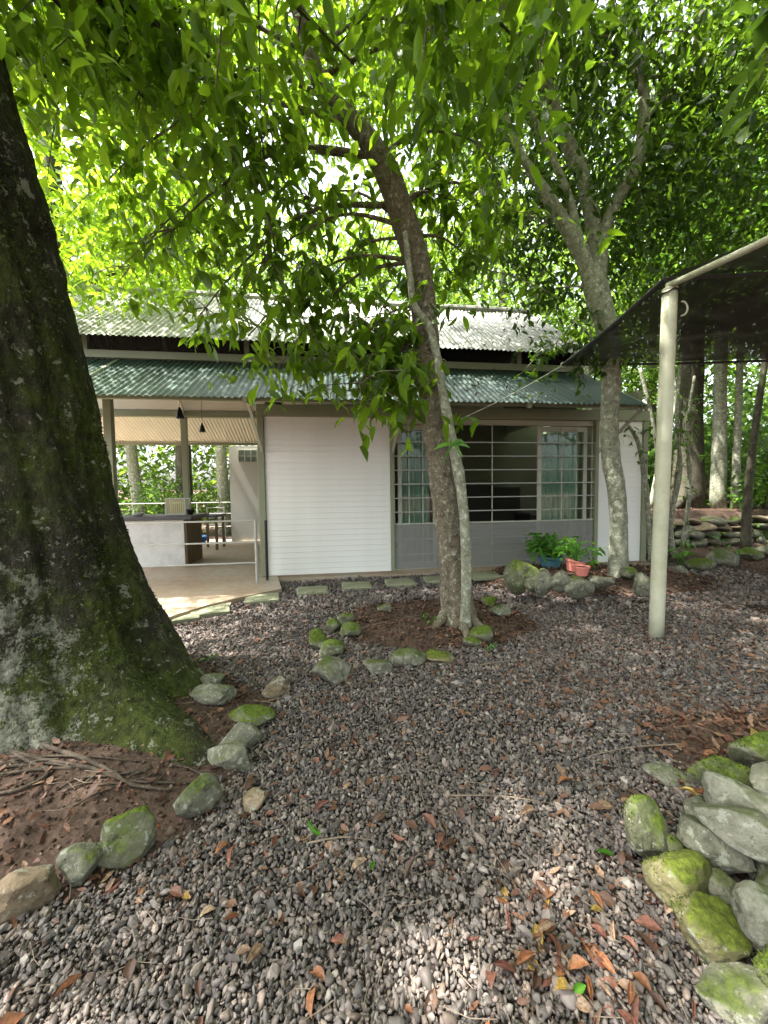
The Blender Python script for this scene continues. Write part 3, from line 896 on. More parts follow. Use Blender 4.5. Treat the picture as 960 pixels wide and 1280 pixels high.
for a in [
    (32, 1116, 66, .85, .8, 'rock_brown', 'large rounded brown stone at the front end of the big trunk border', 0, .5, 0),
    (103, 1079, 56, .85, .7, 'rock', 'plain grey-brown rounded stone between a large brown stone and a split mossy slab', 0, .2, 0),
    (165, 1044, 62, .95, .5, 'rock_moss', 'split upright slab with bright moss face and grey broken edge', .03, .5, -.25),
    (245, 999, 52, .95, .8, 'rock', 'pale green angular stone at the foot of the mossy trunk', 0, .3, 0),
    (320, 998, 34, .7, .8, 'rock_brown', 'small tan stone lying alone on the gravel', 0, .6, 0),
    (288, 945, 66, .50, .62, 'rock', 'long flat pale green stone lying on edge of gravel', 0, -.3, 0),
    (303, 920, 50, .60, .7, 'rock', 'domed greenish stone behind the long flat stone', 0, .2, 0),
    (316, 893, 50, .42, .8, 'rock_moss', 'low mossy green stone half sunk in litter beside the big trunk', 0, .1, 0),
    (346, 859, 34, .75, .8, 'rock_brown', 'blocky brown stone alone between the big trunk and the tree ring', 0, .2, 0),
    (270, 866, 62, .35, .6, 'rock', 'dark flat stone behind the big trunk', 0, -.2, 0),
    (264, 850, 34, .5, .7, 'rock', 'small dark stone tucked behind the big trunk', 0, .4, 0)]:
    px, py, w, rh, rd, mt, lb, lift, rz, tl = a
    place_rock('border_stone', px, py, w, rh, rd, mt, lb, GL, lift, rz, tl, sub=5)
GL = 'stones ringing the leaning tree'
for a in [
    (398, 802, 30, .95, .9, 'rock_moss', 'mossy upright stone at the porch side of the tree ring', 0, 0, 0),
    (415, 812, 36, .65, .8, 'rock_moss', 'mossy domed stone behind the largest stone of the tree ring', 0, .4, 0),
    (415, 838, 46, .72, .8, 'rock', 'largest rounded grey stone of the tree ring', 0, 0, 0),
    (418, 783, 22, .8, .9, 'rock_moss', 'small mossy stone at the back of the tree ring', 0, .3, 0),
    (433, 774, 20, .8, .9, 'rock_moss', 'smallest mossy stone, rearmost on the porch side of the tree ring', 0, .1, 0),
    (438, 788, 26, .75, .9, 'rock_moss', 'squat mossy stone just inside the tree ring', 0, .6, 0),
    (471, 833, 36, .55, .8, 'rock', 'grey flattish stone between the largest ring stone and the long stone', 0, .1, 0),
    (512, 823, 46, .48, .6, 'rock', 'long low grey stone in front of the leaning tree', 0, .1, 0),
    (551, 820, 38, .5, .7, 'rock_bright', 'low stone capped with vivid green moss in the tree ring', 0, .1, 0),
    (601, 792, 28, .8, 1.2, 'rock_moss', 'mossy stone right against the leaning trunk', 0, -.4, 0),
    (590, 801, 20, .7, .9, 'rock_moss', 'small mossy stone below the leaning trunk', 0, -.2, 0),
    (625, 764, 30, .5, .8, 'rock', 'flat grey stone behind the leaning trunk', 0, .2, 0),
    (612, 752, 24, .5, .8, 'rock_moss', 'flat mossy stone behind the leaning trunk', 0, .5, 0),
    (481, 760, 18, .7, .8, 'rock', 'small dark stone between the stepping stones and the tree ring', 0, 0, 0)]:
    px, py, w, rh, rd, mt, lb, lift, rz, tl = a
    place_rock('ring_stone', px, py, w, rh, rd, mt, lb, GL, lift, rz, tl, sub=3)
GL = 'stones walling the raised bed by the window'
for a in [
    (650, 717, 29, 1.35, .9, 'rock_moss', 'tall mossy block at the corner of the raised bed', .02, 0, 0),
    (666, 724, 22, 1.2, .9, 'rock_moss', 'mossy stone beside the tall corner block of the raised bed', .02, .3, 0),
    (681, 727, 23, 1.15, .9, 'rock', 'grey mottled stone in front of the blue pot', .02, .2, 0),
    (699, 727, 24, .95, .9, 'rock', 'rounded mottled stone in front of the pink pots', .04, .1, 0),
    (721, 732, 31, .80, .8, 'rock', 'large oval grey stone at the front of the raised bed', 0, .1, 0),
    (752, 727, 26, .6, .8, 'rock', 'dark low stone between the oval stone and the pale trunk', 0, .1, 0),
    (803, 731, 24, 1.0, .8, 'rock', 'lone upright grey stone beside the support pole', 0, .2, 0),
    (664, 693, 30, .6, .7, 'rock_moss', 'dark mossy stone at the back of the raised bed by the gauze', .10, .1, 0),
    (735, 690, 24, .7, .8, 'rock', 'grey stone at the back of the raised bed by the white wall', .10, .3, 0),
    (790, 686, 28, .7, .8, 'rock', 'grey stone at the house corner behind the pale trunk', .05, .1, 0),
    (806, 688, 18, .8, .8, 'rock', 'small stone at the house corner beside the support pole', .05, .1, 0),
    (787, 717, 24, .6, .8, 'rock_moss', 'low mossy stone right of the pale trunk', .02, .1, 0)]:
    px, py, w, rh, rd, mt, lb, lift, rz, tl = a
    place_rock('bed_stone', px, py, w, rh, rd, mt, lb, GL, lift, rz, tl, sub=3)
GL = 'stones of the rough mossy wall'
WALL_STONES = []
for a in [
    (808, 1037, 66, 1.05, .75, 'rock_moss', 'leaning mossy stone at the end of the rough wall', .02, .5, 0, .5),
    (852, 1098, 76, .85, .9, 'rock_bright', 'mossy stone with glowing green patches in the middle of the rough wall', .02, .4, 0, .4),
    (884, 1160, 80, .85, .8, 'rock_bright', 'round stone covered in yellow-green moss on the rough wall', .02, .2, 0, 0),
    (888, 1058, 74, .70, .72, 'rock', 'long brownish stone wedged between moss and pale stones', .08, -.75, 0, .3),
    (930, 1040, 104, .55, .62, 'rock_pale', 'long pale grey stone lying across the rough wall', .15, -.68, 0, .2),
    (922, 1003, 88, .50, .6, 'rock_pale', 'long cream stone at the back of the rough wall', .13, -.5, 0, .2),
    (913, 973, 84, .5, .6, 'rock_moss', 'mossy oval stone behind the cream stone', .08, -.35, 0, .1),
    (948, 940, 56, .8, .8, 'rock_moss', 'dark mossy stone at the far end of the rough wall', .06, 0, 0, 0),
    (836, 968, 48, .35, .7, 'rock', 'thin flat stone in front of the rough wall', 0, -.3, 0, 0),
    (948, 1146, 64, 1.1, .85, 'rock_pale', 'tall grey stone standing beside the yellow-green mossy stone', .06, .2, 0, .15),
    (930, 1240, 96, .7, .8, 'rock', 'dark grey stone at the front of the rough wall', -.02, .1, 0, 0),
    (965, 1088, 70, .7, .8, 'rock_moss', 'mossy stone under the long pale stone', .02, 0, 0, 0),
    (975, 985, 70, .7, .8, 'rock', 'grey stone half hidden behind the long cream stone', .1, 0, 0, 0),
    (1010, 1120, 100, .8, .8, 'rock', 'broad grey stone behind the tall grey stone', .08, 0, 0, 0),
    (842, 1062, 34, .8, .9, 'rock_moss', 'small mossy stone wedged behind the leaning mossy stone', .03, .4, 0, 0),
    (905, 1112, 46, .8, .9, 'rock', 'small grey stone wedged between mossy and tall grey stones', .03, .2, 0, 0),
    (872, 1010, 40, .6, .9, 'rock', 'small grey stone at the head of the long brownish stone', .03, .2, 0, 0),
    (905, 1205, 50, .7, .9, 'rock_moss', 'small mossy stone between round mossy and dark grey stones', .0, .5, 0, 0),
    (1075, 1000, 90, .7, .8, 'rock', 'grey stone furthest from the path on the rough wall', .06, .4, 0, 0),
    (1110, 1180, 110, .7, .8, 'rock_moss', 'mossy stone furthest from the path on the rough wall', .05, .7, 0, 0),
    (1040, 950, 70, .7, .8, 'rock_moss', 'low mossy stone behind the dark mossy stone of the rough wall', .05, .2, 0, 0),
    (1020, 1240, 110, .8, .8, 'rock_moss', 'broad mossy stone behind the dark grey stone', .05, 0, 0, 0)]:
    px, py, w, rh, rd, mt, lb, lift, rz, tl, rl_ = a
    o = place_rock('wall_stone', px, py, w, rh, rd, mt, lb, GL, lift, rz, tl, roll=rl_, ang=.42, sub=5)
    WALL_STONES.append((o, mt))

# dry stone wall on the right
dw = tag(empty('dry_stone_wall', (5.6, wall_line(5.6), .1)), 'low dry stone wall holding the bank under the forest trees', 'wall')
wall_meshes = [rock_mesh('stone', 1, .8, .62, 300 + k, mt, 2, .9) for k, mt in enumerate(('rock', 'rock', 'rock_moss', 'rock_brown', 'rock', 'rock_moss'))]
for row in range(4):
    x = 4.75 + random.uniform(0, .2)
    while x < 11.5:
        s = random.uniform(.22, .52)
        y = wall_line(x) + .02 + row * .05 + random.uniform(-.05, .05)
        base = terrain(x, wall_line(x) - .35)
        o = link('stone', random.choice(wall_meshes), dw)
        o.location = Vector((x, y, base + .07 + row * .145 + random.uniform(-.03, .03))) - dw.location
        o.scale = (s, s * random.uniform(.8, 1.2), random.uniform(.22, .36))
        o.rotation_euler = (random.uniform(-.2, .2), random.uniform(-.25, .25), random.uniform(-.4, .4))
        x += s * random.uniform(.85, 1.0)
# kerb stones in front of it
for i, (px, py, w) in enumerate([(845, 712, 26), (872, 706, 34), (903, 698, 40), (935, 693, 30), (958, 690, 30), (838, 692, 18), (868, 668, 22)]):
    place_rock('kerb_stone', px, py, w, .55, .8, 'rock_moss' if i % 2 else 'rock', ('first', 'second', 'third', 'fourth', 'fifth', 'extra small', 'topmost')[i] + ' rounded kerb stone from the pole before the dry stone wall', 'kerb stones before the dry stone wall', 0, .1 * i, 0, sub=3)

# ------------------------------------------------------------------ foliage
LEAF_V = np.array([(0, 0, 0), (.26, .17, .02), (.26, 0, -.02), (.26, -.17, .02), (.62, .175, .0), (.62, 0, -.045), (.62, -.175, .0), (1, 0, -.16)], float)
LEAF_F = np.array([(0, 2, 1), (0, 3, 2), (1, 2, 5), (1, 5, 4), (2, 3, 6), (2, 6, 5), (4, 5, 7), (5, 6, 7)])
LEAF_W = LEAF_V * np.array([1, 1.3, 1.2])
LEAF_C = LEAF_V.copy(); LEAF_C[:, 2] -= .22 * LEAF_C[:, 0] ** 2; LEAF_C[:, 1] *= .9
FAR_V = np.array([(0, 0, 0), (.5, .22, .03), (1, 0, -.1), (.5, -.22, .03)], float)
FAR_F = np.array([(0, 2, 1), (0, 3, 2)])
LEAF_D = LEAF_V.copy(); LEAF_D[:, 2] += .55 * np.abs(LEAF_D[:, 1]) - .12 * LEAF_D[:, 0] ** 2; LEAF_D[:, 1] *= .85; LEAF_D[:, 1] += .10 * np.sin(LEAF_D[:, 0] * 2.6)
NEAR_T = [(LEAF_V, LEAF_F), (LEAF_W, LEAF_F), (LEAF_C, LEAF_F), (LEAF_D, LEAF_F)]
FAR_T = [(FAR_V, FAR_F)]

def norm(a): return a / np.maximum(np.linalg.norm(a, axis=1, keepdims=True), 1e-9)
def leaf_rot(n, droop, rng, out=None, spread=1.0):
    a = rng.normal(0, 1, (n, 3)) * spread; a[:, 2] *= .45
    if out is not None: a += out
    a = norm(a); a[:, 2] -= droop; a = norm(a)
    up = np.array([0, 0, 1.0]) + rng.normal(0, .45, (n, 3))
    s = norm(np.cross(up, a)); nn = np.cross(a, s)
    return np.stack([a, s, nn], 2)
leaf_meshes = {}
def single_leaf_mesh(mat, k):
    key = (mat, k)
    if key not in leaf_meshes:
        V, F = NEAR_T[k]; leaf_meshes[key] = np_mesh('leaf', V, F, M[mat], True)
    return leaf_meshes[key]
def crown(parent, P, L, mat, droop=.6, tpl=NEAR_T, singles=0, name='crown', out=None, seed=1):
    """leaves of one plant: the ones that show largest are pieces, the rest one mesh"""
    rng = np.random.default_rng(seed)
    P = np.asarray(P, float); n = len(P)
    Rm = leaf_rot(n, droop, rng, out)
    base = np.array(parent.location)
    if singles:
        x, y, d = project(P)
        ok = (x > -10) & (x < 970) & (y > -10) & (y < 1280) & (d > .4)
        score = np.where(ok, L / np.maximum(d, .4), 0)
        top = np.argsort(-score)[:singles]
        top = top[score[top] > 0]
        for i in top:
            o = link('leaf', single_leaf_mesh(mat, int(rng.integers(0, 4))), parent)
            m4 = Matrix.Identity(4)
            for r in range(3):
                for c in range(3): m4[r][c] = Rm[i][r][c] * L[i]
                m4[r][3] = P[i][r] - base[r]
            o.matrix_basis = m4
        keep = np.ones(n, bool); keep[top] = False
    else:
        keep = np.ones(n, bool)
    V, F = scatter(tpl, P[keep] - base, np.repeat(L[keep][:, None], 3, 1), Rm[keep], rng, 0)
    o = link(name, np_mesh(name, V, F, mat if not isinstance(mat, str) else M[mat], True), parent)
    o['kind'] = 'stuff'
    return o

def bough_leaves(path, n_cl, per, radius, rng, start=.35):
    """clusters of leaves along a bough"""
    P = []
    path = np.asarray(path)[:, :3]
    for _ in range(n_cl):
        t = start + (1 - start) * rng.random() ** .8
        f = t * (len(path) - 1); k = min(int(f), len(path) - 2)
        c = path[k] + (path[k + 1] - path[k]) * (f - k)
        off = rng.normal(0, 1, 3) * radius * np.array([1, 1, .65]) * (.35 + .65 * t)
        tip = c + off
        tw = np.linspace(.45, 1, per)[:, None]
        P.append(c + off * tw + rng.normal(0, .035, (per, 3)) + np.array([0, 0, -.10]) * tw ** 2)
    return np.vstack(P)
def blob_leaves(c, r, n_cl, per, rng, hollow=.35, csz=.22, lump=3.0, thr=-.15, seed=0):
    """clusters through an ellipsoid with gaps where a noise field is low"""
    out = []
    c = np.array(c); r = np.array(r)
    while len(out) < n_cl:
        q = rng.normal(0, 1, 3); q /= np.linalg.norm(q)
        q *= (hollow + (1 - hollow) * rng.random() ** .5)
        p = c + q * r
        if mn.noise(Vector(p / lump * 2.2 + seed)) < thr: continue
        out.append(p)
    C = np.repeat(np.array(out), per, 0)
    return C + rng.normal(0, csz, C.shape) * np.array([1, 1, .7])

def limb(parent, name, pts, mat, n=18, seg=8, jit=.12, smooth=True, nscale=4.0):
    """pts: (x, y, z, radius) in world space"""
    q = spline(pts, n)
    b = Vector(parent.location)
    m = MB().tube([Vector(p[:3]) - b for p in q], [max(.003, p[3]) for p in q], seg, True, jit, nscale, seed=random.random() * 50)
    m.build(name, M[mat], parent, smooth, sharp=0)
    return q
def px_path(pts, Y):
    """trunk given by picture points and width, each at its own distance"""
    out = []
    for i, p in enumerate(pts):
        y = Y if not hasattr(Y, '__len__') else Y[i]
        w = at_y(p[0], p[1], y)
        out.append((w.x, w.y, w.z, p[2] / 2 / FPX * w.y * .98))
    return out
def twig_mesh(parent, P, origin_path, n, rng, mat, rad=.006):
    """thin twigs from a bough to some of its leaf clusters"""
    m = MB(); path = np.asarray(origin_path)[:, :3]; b = np.array(parent.location)
    for i in rng.integers(0, len(P), n):
        p = P[i]; d = np.linalg.norm(path - p, axis=1); q = path[max(0, int(np.argmin(d)) - 1)]
        if np.linalg.norm(p - q) < .08: continue
        mid = (p + q) / 2 + np.array([0, 0, .05])
        m.tube([q - b, mid - b, p - b], [rad, rad * .75, rad * .4], 4, False)
    o = m.build('twigs', M[mat], parent)
    o['kind'] = 'stuff'
    return o

# --- the leaning tree in the middle
rngc = np.random.default_rng(5)
g0 = on_ground(573, 779)
tc = tag(empty('tree', (g0.x, g0.y, g0.z - .02)), 'leaning tree with lichen spotted brown trunk rising from a stone ring', 'tree')
YC = g0.y + .05
tr_pts = px_path([(573, 795, 62), (573, 776, 50), (570, 750, 40), (567, 710, 36), (561, 660, 34), (553, 600, 33), (545, 540, 32), (538, 480, 31), (533, 420, 31), (525, 350, 32), (513, 300, 32), (498, 255, 31), (478, 205, 29), (448, 160, 25), (412, 125, 22), (396, 95, 20), (380, 40, 18), (362, -40, 15), (350, -140, 11)], [YC] * 9 + [YC - .02, YC - .05, YC - .1, YC - .15, YC - .2, YC - .25, YC - .3, YC - .35, YC - .4, YC - .5])
trunk_c = limb(tc, 'trunk', tr_pts, 'bark_mid', 60, 18, .10, nscale=5)
for (a, b, r) in (((573, 770), (612, 790), .05), ((565, 770), (540, 785), .05), ((575, 775), (585, 800), .045)):
    p = on_ground(*b); q = at_y(a[0], a[1] - 15, YC)
    limb(tc, 'root', [(q.x, q.y, q.z, r * 1.5), ((q.x + p.x) / 2, (q.y + p.y) / 2, p.z + .06, r), (p.x, p.y, p.z - .02, r * .5)], 'bark_mid', 8, 8)
def trunk_at(path, py):
    x, y, d = project(path[:, :3]); k = int(np.argmin(np.abs(y - py))); return path[k]
PC = []; 
def boughs(tree, trunk, specs, mat, rng, store, n_cl=28, per=8, rad=.42, twig=28, sag=.35, start=.35):
    for (py, ex, ey, eY, r0) in specs:
        s = trunk_at(trunk, py); e = at_y(ex, ey, eY)
        s = np.array(s[:3]); e = np.array(e)
        L = np.linalg.norm(e - s)
        m1 = s + (e - s) * .4 + np.array([0, 0, sag * L * .5]); m2 = s + (e - s) * .75 + np.array([0, 0, sag * L * .35])
        q = limb(tree, 'branch', [(*s, r0), (*m1, r0 * .6), (*m2, r0 * .35), (*e, .006)], mat, 14, 7)
        P = bough_leaves(q, int(n_cl * (.6 + .4 * L / 2)), per, rad, rng, start)
        store.append(P)
        twig_mesh(tree, P, q, twig, rng, mat)
boughs(tc, trunk_c, [
    (330, 310, 420, 3.7, .022), (330, 345, 465, 3.9, .022), (420, 462, 500, 3.6, .018), (380, 432, 455, 3.8, .018), (250, 245, 400, 4.0, .03),
    (200, 150, 350, 4.6, .03), (200, 205, 300, 3.6, .03), (150, 120, 240, 4.2, .03), (280, 325, 330, 3.6, .025), (300, 395, 370, 3.9, .02),
    (150, 290, 200, 3.2, .025), (120, 190, 130, 3.3, .025), (300, 600, 340, 4.0, .022), (250, 640, 270, 4.3, .025), (200, 600, 180, 3.5, .025),
    (100, 660, 110, 3.3, .025), (60, 110, 70, 3.6, .022), (60, 560, 50, 3.0, .022),
    (350, 470, 400, 3.9, .018), (400, 485, 475, 3.6, .016), (390, 445, 490, 3.5, .015), (250, 560, 250, 3.8, .02), (280, 380, 250, 3.9, .02)],
    'bark_mid', rngc, PC)
PCa = np.vstack(PC)
top = blob_leaves((-.6, 3.8, 7.4), (3.4, 3.0, 1.9), 1050, 8, rngc, .3, .22, 2.5, -.12)
PCa = np.vstack([PCa, top])
LC = np.concatenate([rngc.uniform(.085, .20, len(PCa) - len(top)), rngc.uniform(.075, .17, len(top))])
crown(tc, PCa, LC, 'leaf_center', .75, NEAR_T, 290, seed=21)

# climbing stem on the leaning tree
vs = on_ground(581, 783)
vine = tag(empty('vine', vs), 'thin pale liana climbing along the leaning trunk', 'vine')
vp = px_path([(581, 790, 17), (582, 760, 14), (583, 710, 13), (581, 660, 13), (577, 615, 13), (573, 590, 14), (568, 565, 13), (561, 530, 12), (556, 505, 12), (551, 475, 11), (546, 445, 11), (538, 415, 11), (527, 395, 10), (517, 380, 9), (512, 340, 8), (506, 290, 6)], [YC - .20] * 10 + [YC - .19, YC - .19, YC - .19, YC - .2, YC - .22, YC - .24])
limb(vine, 'stem', vp, 'bark_pale', 60, 10, .14, nscale=9)
ep = tag(empty('epiphyte', at_y(566, 556, YC - .25)), 'small epiphyte with drooping strap leaves on the liana', 'plant')
for k, (dx, dz, L) in enumerate(((-.9, .2, .20), (-.6, -.6, .17), (.7, .9, .15), (1, .4, .16), (.4, -.2, .12), (-.3, .9, .13))):
    a = Vector((dx, -.4, dz)).normalized()
    V = []
    for j in range(6):
        t = j / 5; c = a * (L * t) + Vector((0, 0, -.09 * t * t)); w = .016 * math.sin(math.pi * min(1, t * .9 + .08)) + .002
        V += [c + Vector((0, .3 * w, w)), c - Vector((0, .3 * w, w))]
    link('leaf', np_mesh('leaf', [tuple(v) for v in V], [[2*j, 2*j+1, 2*j+3, 2*j+2] for j in range(5)], M['moss_green'], True), ep)

# --- the tree in the raised bed
rngr = np.random.default_rng(9)
g1 = on_ground(773, 720)
tr_ = tag(empty('tree', (g1.x, g1.y, g1.z - .02)), 'slender pale grey tree forking into several limbs, standing in the raised bed', 'tree')
YR = g1.y
rt = limb(tr_, 'trunk', px_path([(773, 735, 30), (773, 715, 24), (773, 690, 22), (773, 650, 21), (770, 610, 21), (764, 575, 22), (762, 540, 21), (763, 500, 21), (764, 450, 24), (757, 405, 25), (748, 375, 27), (742, 350, 26), (738, 330, 20)], [YR] * 13), 'bark_pale', 44, 14, .10, nscale=6)
l1 = limb(tr_, 'limb', px_path([(742, 362, 20), (728, 320, 18), (708, 285, 17), (690, 255, 16), (676, 232, 13), (650, 190, 9), (630, 140, 6)], [YR, YR - .05, YR - .1, YR - .15, YR - .2, YR - .25, YR - .3]), 'bark_pale', 20, 10, .1)
l2 = limb(tr_, 'limb', px_path([(746, 360, 20), (745, 310, 18), (738, 260, 18), (722, 205, 17), (700, 160, 15), (685, 110, 13), (660, 50, 11), (612, -5, 9), (560, -60, 6)], [YR] * 4 + [YR - .1, YR - .2, YR - .3, YR - .4, YR - .5]), 'bark_pale', 26, 10, .1)
l3 = limb(tr_, 'limb', px_path([(749, 355, 16), (755, 290, 15), (775, 245, 14), (795, 205, 14), (805, 150, 13), (802, 90, 12), (790, 30, 11), (784, -40, 9)], [YR, YR - .02, YR - .08, YR - .12, YR - .18, YR - .22, YR - .25, YR - .3]), 'bark_pale', 24, 10, .1)
l4 = limb(tr_, 'limb', px_path([(740, 345, 11), (724, 300, 10), (712, 250, 10), (692, 200, 8), (668, 150, 7), (650, 100, 5)], [YR - .02, YR - .1, YR - .15, YR - .18, YR - .2, YR - .25]), 'bark_pale', 18, 8, .1)
PR = []
boughs(tr_, rt, [(380, 690, 435, 5.0, .016), (360, 650, 380, 5.4, .016), (390, 720, 470, 4.9, .012)], 'bark_pale', rngr, PR, 22, 8, .32, 10, .2)
boughs(tr_, l1, [(250, 630, 330, 5.4, .02), (220, 610, 250, 5.2, .02), (260, 660, 350, 5.6, .02), (180, 590, 160, 4.9, .02)], 'bark_pale', rngr, PR, 40, 8, .45, 12)
boughs(tr_, l3, [(220, 850, 200, 5.2, .022), (180, 900, 240, 5.4, .022), (150, 870, 120, 4.9, .022), (100, 930, 160, 5.0, .022), (60, 860, 40, 4.4, .02), (20, 760, 50, 4.3, .02), (240, 830, 290, 5.8, .02), (160, 940, 60, 4.6, .02), (100, 720, 90, 5.0, .02)], 'bark_pale', rngr, PR, 48, 8, .5, 12)
boughs(tr_, l2, [(200, 690, 260, 5.6, .02), (110, 640, 90, 4.8, .02), (60, 700, 30, 4.4, .02), (160, 770, 150, 5.4, .02)], 'bark_pale', rngr, PR, 40, 8, .45, 12)
PRa = np.vstack(PR + [blob_leaves((3.6, 5.2, 7.6), (3.3, 2.8, 2.2), 1150, 8, rngr, .25, .22, 2.5, -.1, 3), blob_leaves((1.4, 6.6, 8.4), (2.8, 2.1, 1.3), 1500, 8, rngr, .2, .22, 2.0, -.15, 19), blob_leaves((4.0, 5.8, 5.2), (2.6, 1.9, 1.2), 700, 8, rngr, .2, .2, 2.0, -.05, 9)])
LR = rngr.uniform(.09, .15, len(PRa))
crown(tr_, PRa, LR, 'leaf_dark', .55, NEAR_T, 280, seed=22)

# --- the big mossy trunk
rngb = np.random.default_rng(3)
bigc = Vector((-2.25, 2.5, 0))
big = tag(empty('tree', (bigc.x, bigc.y, 0)), 'huge mossy tree trunk with flaring roots filling the near side', 'tree')
def big_off(z): return (-.03 * z - .021 * z * z, -.02 * z - .026 * z * z)
def big_radius(a, z):
    """radius of the trunk by angle (0 = +X) and height"""
    r = .45 + .12 * math.exp(-z / 1.5) + .09 * math.exp(-z / .5)
    r += .07 * max(0, z - 1.7)
    flare = math.exp(-z / .5)
    for (ac, wd, am, hi) in ((.70, .40, .14, .35), (.02, .34, .40, .30), (-.45, .26, .30, .25), (-1.35, .45, .10, .3), (-.75, .50, .22, .12), (-2.3, .45, .22, .4), (2.2, .6, .2, .4)):
        d = (a - ac + math.pi) % (2 * math.pi) - math.pi
        r += am * math.exp(-(d / wd) ** 2) * (hi * math.exp(-z / 1.6) + .75 * flare)
    d = (a + .44 + math.pi) % (2 * math.pi) - math.pi      # the long toe
    r += .42 * math.exp(-(d / .20) ** 2) * math.exp(-(z / .20) ** 2)
    d = (a + .24 + math.pi) % (2 * math.pi) - math.pi      # deep folds between the lobes
    r -= .15 * math.exp(-(d / .08) ** 2) * math.exp(-z / 1.1)
    d = (a + .80 - .10 * z + math.pi) % (2 * math.pi) - math.pi
    r -= .05 * math.exp(-(d / .06) ** 2) * math.exp(-(z - .9) ** 2 / .5)
    d = (a + .25 - .14 * z + math.pi) % (2 * math.pi) - math.pi
    r -= .06 * math.exp(-(d / .07) ** 2) * math.exp(-(z - 1.2) ** 2 / .4)
    d = (a + 1.5 + .10 * z + math.pi) % (2 * math.pi) - math.pi
    r -= .05 * math.exp(-(d / .10) ** 2) * math.exp(-z / 1.5)
    return r
V = []; NZ, NA = 240, 260
for j in range(NZ):
    t = j / (NZ - 1); z = -.12 + 6.6 * t ** 1.35
    zz = max(z, 0)
    cx, cy = big_off(zz)
    for k in range(NA):
        a = 2 * math.pi * k / NA
        r = big_radius(a, zz)
        q = Vector((math.cos(a) * 1.3, math.sin(a) * 1.3, z * .8))
        ridge = 1 - abs(mn.noise(Vector((q.x * 4.2, q.y * 4.2, q.z * 1.6)) + Vector((9, 2, 5)))) * 2
        r *= 1 + .06 * mn.noise(q * 1.6) + .035 * mn.noise(q * 4 + Vector((3, 1, 2))) + .022 * mn.noise(Vector((q.x * 11, q.y * 11, q.z * 6))) + .012 * mn.noise(q * 26) + .007 * mn.noise(q * 55) - .022 * max(0, ridge - .55) / .45
        V.append((cx + r * math.cos(a), cy + r * math.sin(a), z))
F = [[j * NA + k, j * NA + (k + 1) % NA, (j + 1) * NA + (k + 1) % NA, (j + 1) * NA + k] for j in range(NZ - 1) for k in range(NA)]
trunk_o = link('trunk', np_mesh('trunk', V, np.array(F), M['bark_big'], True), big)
# tufts of moss standing off the bark
rgm = np.random.default_rng(66)
def moss_tufts(o, n, size, keep, mat, name='moss'):
    me = o.data; nv = len(me.vertices)
    co = np.zeros(nv * 3); no = np.zeros(nv * 3)
    me.vertices.foreach_get('co', co); me.vertices.foreach_get('normal', no)
    co = co.reshape(-1, 3); no = no.reshape(-1, 3)
    F_ = np.array([p.vertices[:3] for p in me.polygons])
    f = F_[rgm.integers(0, len(F_), n)]; w = rgm.dirichlet((1, 1, 1), n)
    P = (co[f] * w[:, :, None]).sum(1); N = no[f[:, 0]]
    k = np.array([keep(Vector(p), Vector(q)) for p, q in zip(P, N)])
    P, N = P[k], N[k]; m_ = len(P)
    if m_ == 0: return
    a = norm(N + rgm.normal(0, .75, (m_, 3))); s_ = norm(np.cross(a, rgm.normal(0, 1, (m_, 3)))); nn = np.cross(a, s_)
    L = rgm.uniform(.4, 1, m_) * size
    V_, T_ = scatter(FAR_T, P - N * size * .1, np.stack([L, L * 1.3, L], 1), np.stack([a, s_, nn], 2), rgm, 0)
    t_ = link(name, np_mesh(name, V_, T_, M[mat]), o); t_['kind'] = 'stuff'
moss_tufts(trunk_o, 70000, .024, lambda p, q: p.z < 3.2 and p.y < .5 and mn.noise(p * 2.1 + Vector((4, 4, 4))) + .55 * mn.noise(p * 8) > .02 + .10 * abs(p.z - .8), 'moss')
# surface roots
rrt = random.Random(8)
for n_ in range(15):
    x0 = rrt.uniform(-20, 215); y0 = 948 + rrt.uniform(0, 22) + .03 * (x0 - 100)
    ln = rrt.uniform(60, 170); dr = rrt.choice((-1, -1, -1, 1)); r = rrt.uniform(.003, .007)
    q = []; px, py = x0, y0; sl = rrt.uniform(.0, .45)
    for i in range(7):
        p = on_ground(px, py); q.append((p.x, p.y, p.z + r * (1.0 if 0 < i < 6 else -.6) + rrt.uniform(0, .008), r * (1.25 - .13 * i)))
        px += dr * ln / 6 + rrt.uniform(-6, 6); py += ln / 6 * sl * rrt.uniform(.2, 1.5) + rrt.uniform(-3, 3)
    limb(big, 'root', q, 'root', 30, 6, .25, nscale=14)
for (pts, r) in (([(20, 905), (60, 930), (105, 945), (140, 962), (165, 978), (215, 985)], .011), ([(0, 930), (50, 945), (110, 955), (160, 972), (240, 975)], .008), ([(-20, 915), (30, 945), (60, 962), (20, 985), (-30, 990)], .009)):
    q = []
    for i, (px, py) in enumerate(pts):
        p = on_ground(px, py + 6); q.append((p.x, p.y, p.z + r * 1.2, r * (1.1 - .5 * i / (len(pts) - 1))))
    limb(big, 'root', q, 'root', 30, 8, .25, nscale=14)
def big_axis(z): return (bigc.x + big_off(z)[0], bigc.y + big_off(z)[1], z)
PB = []
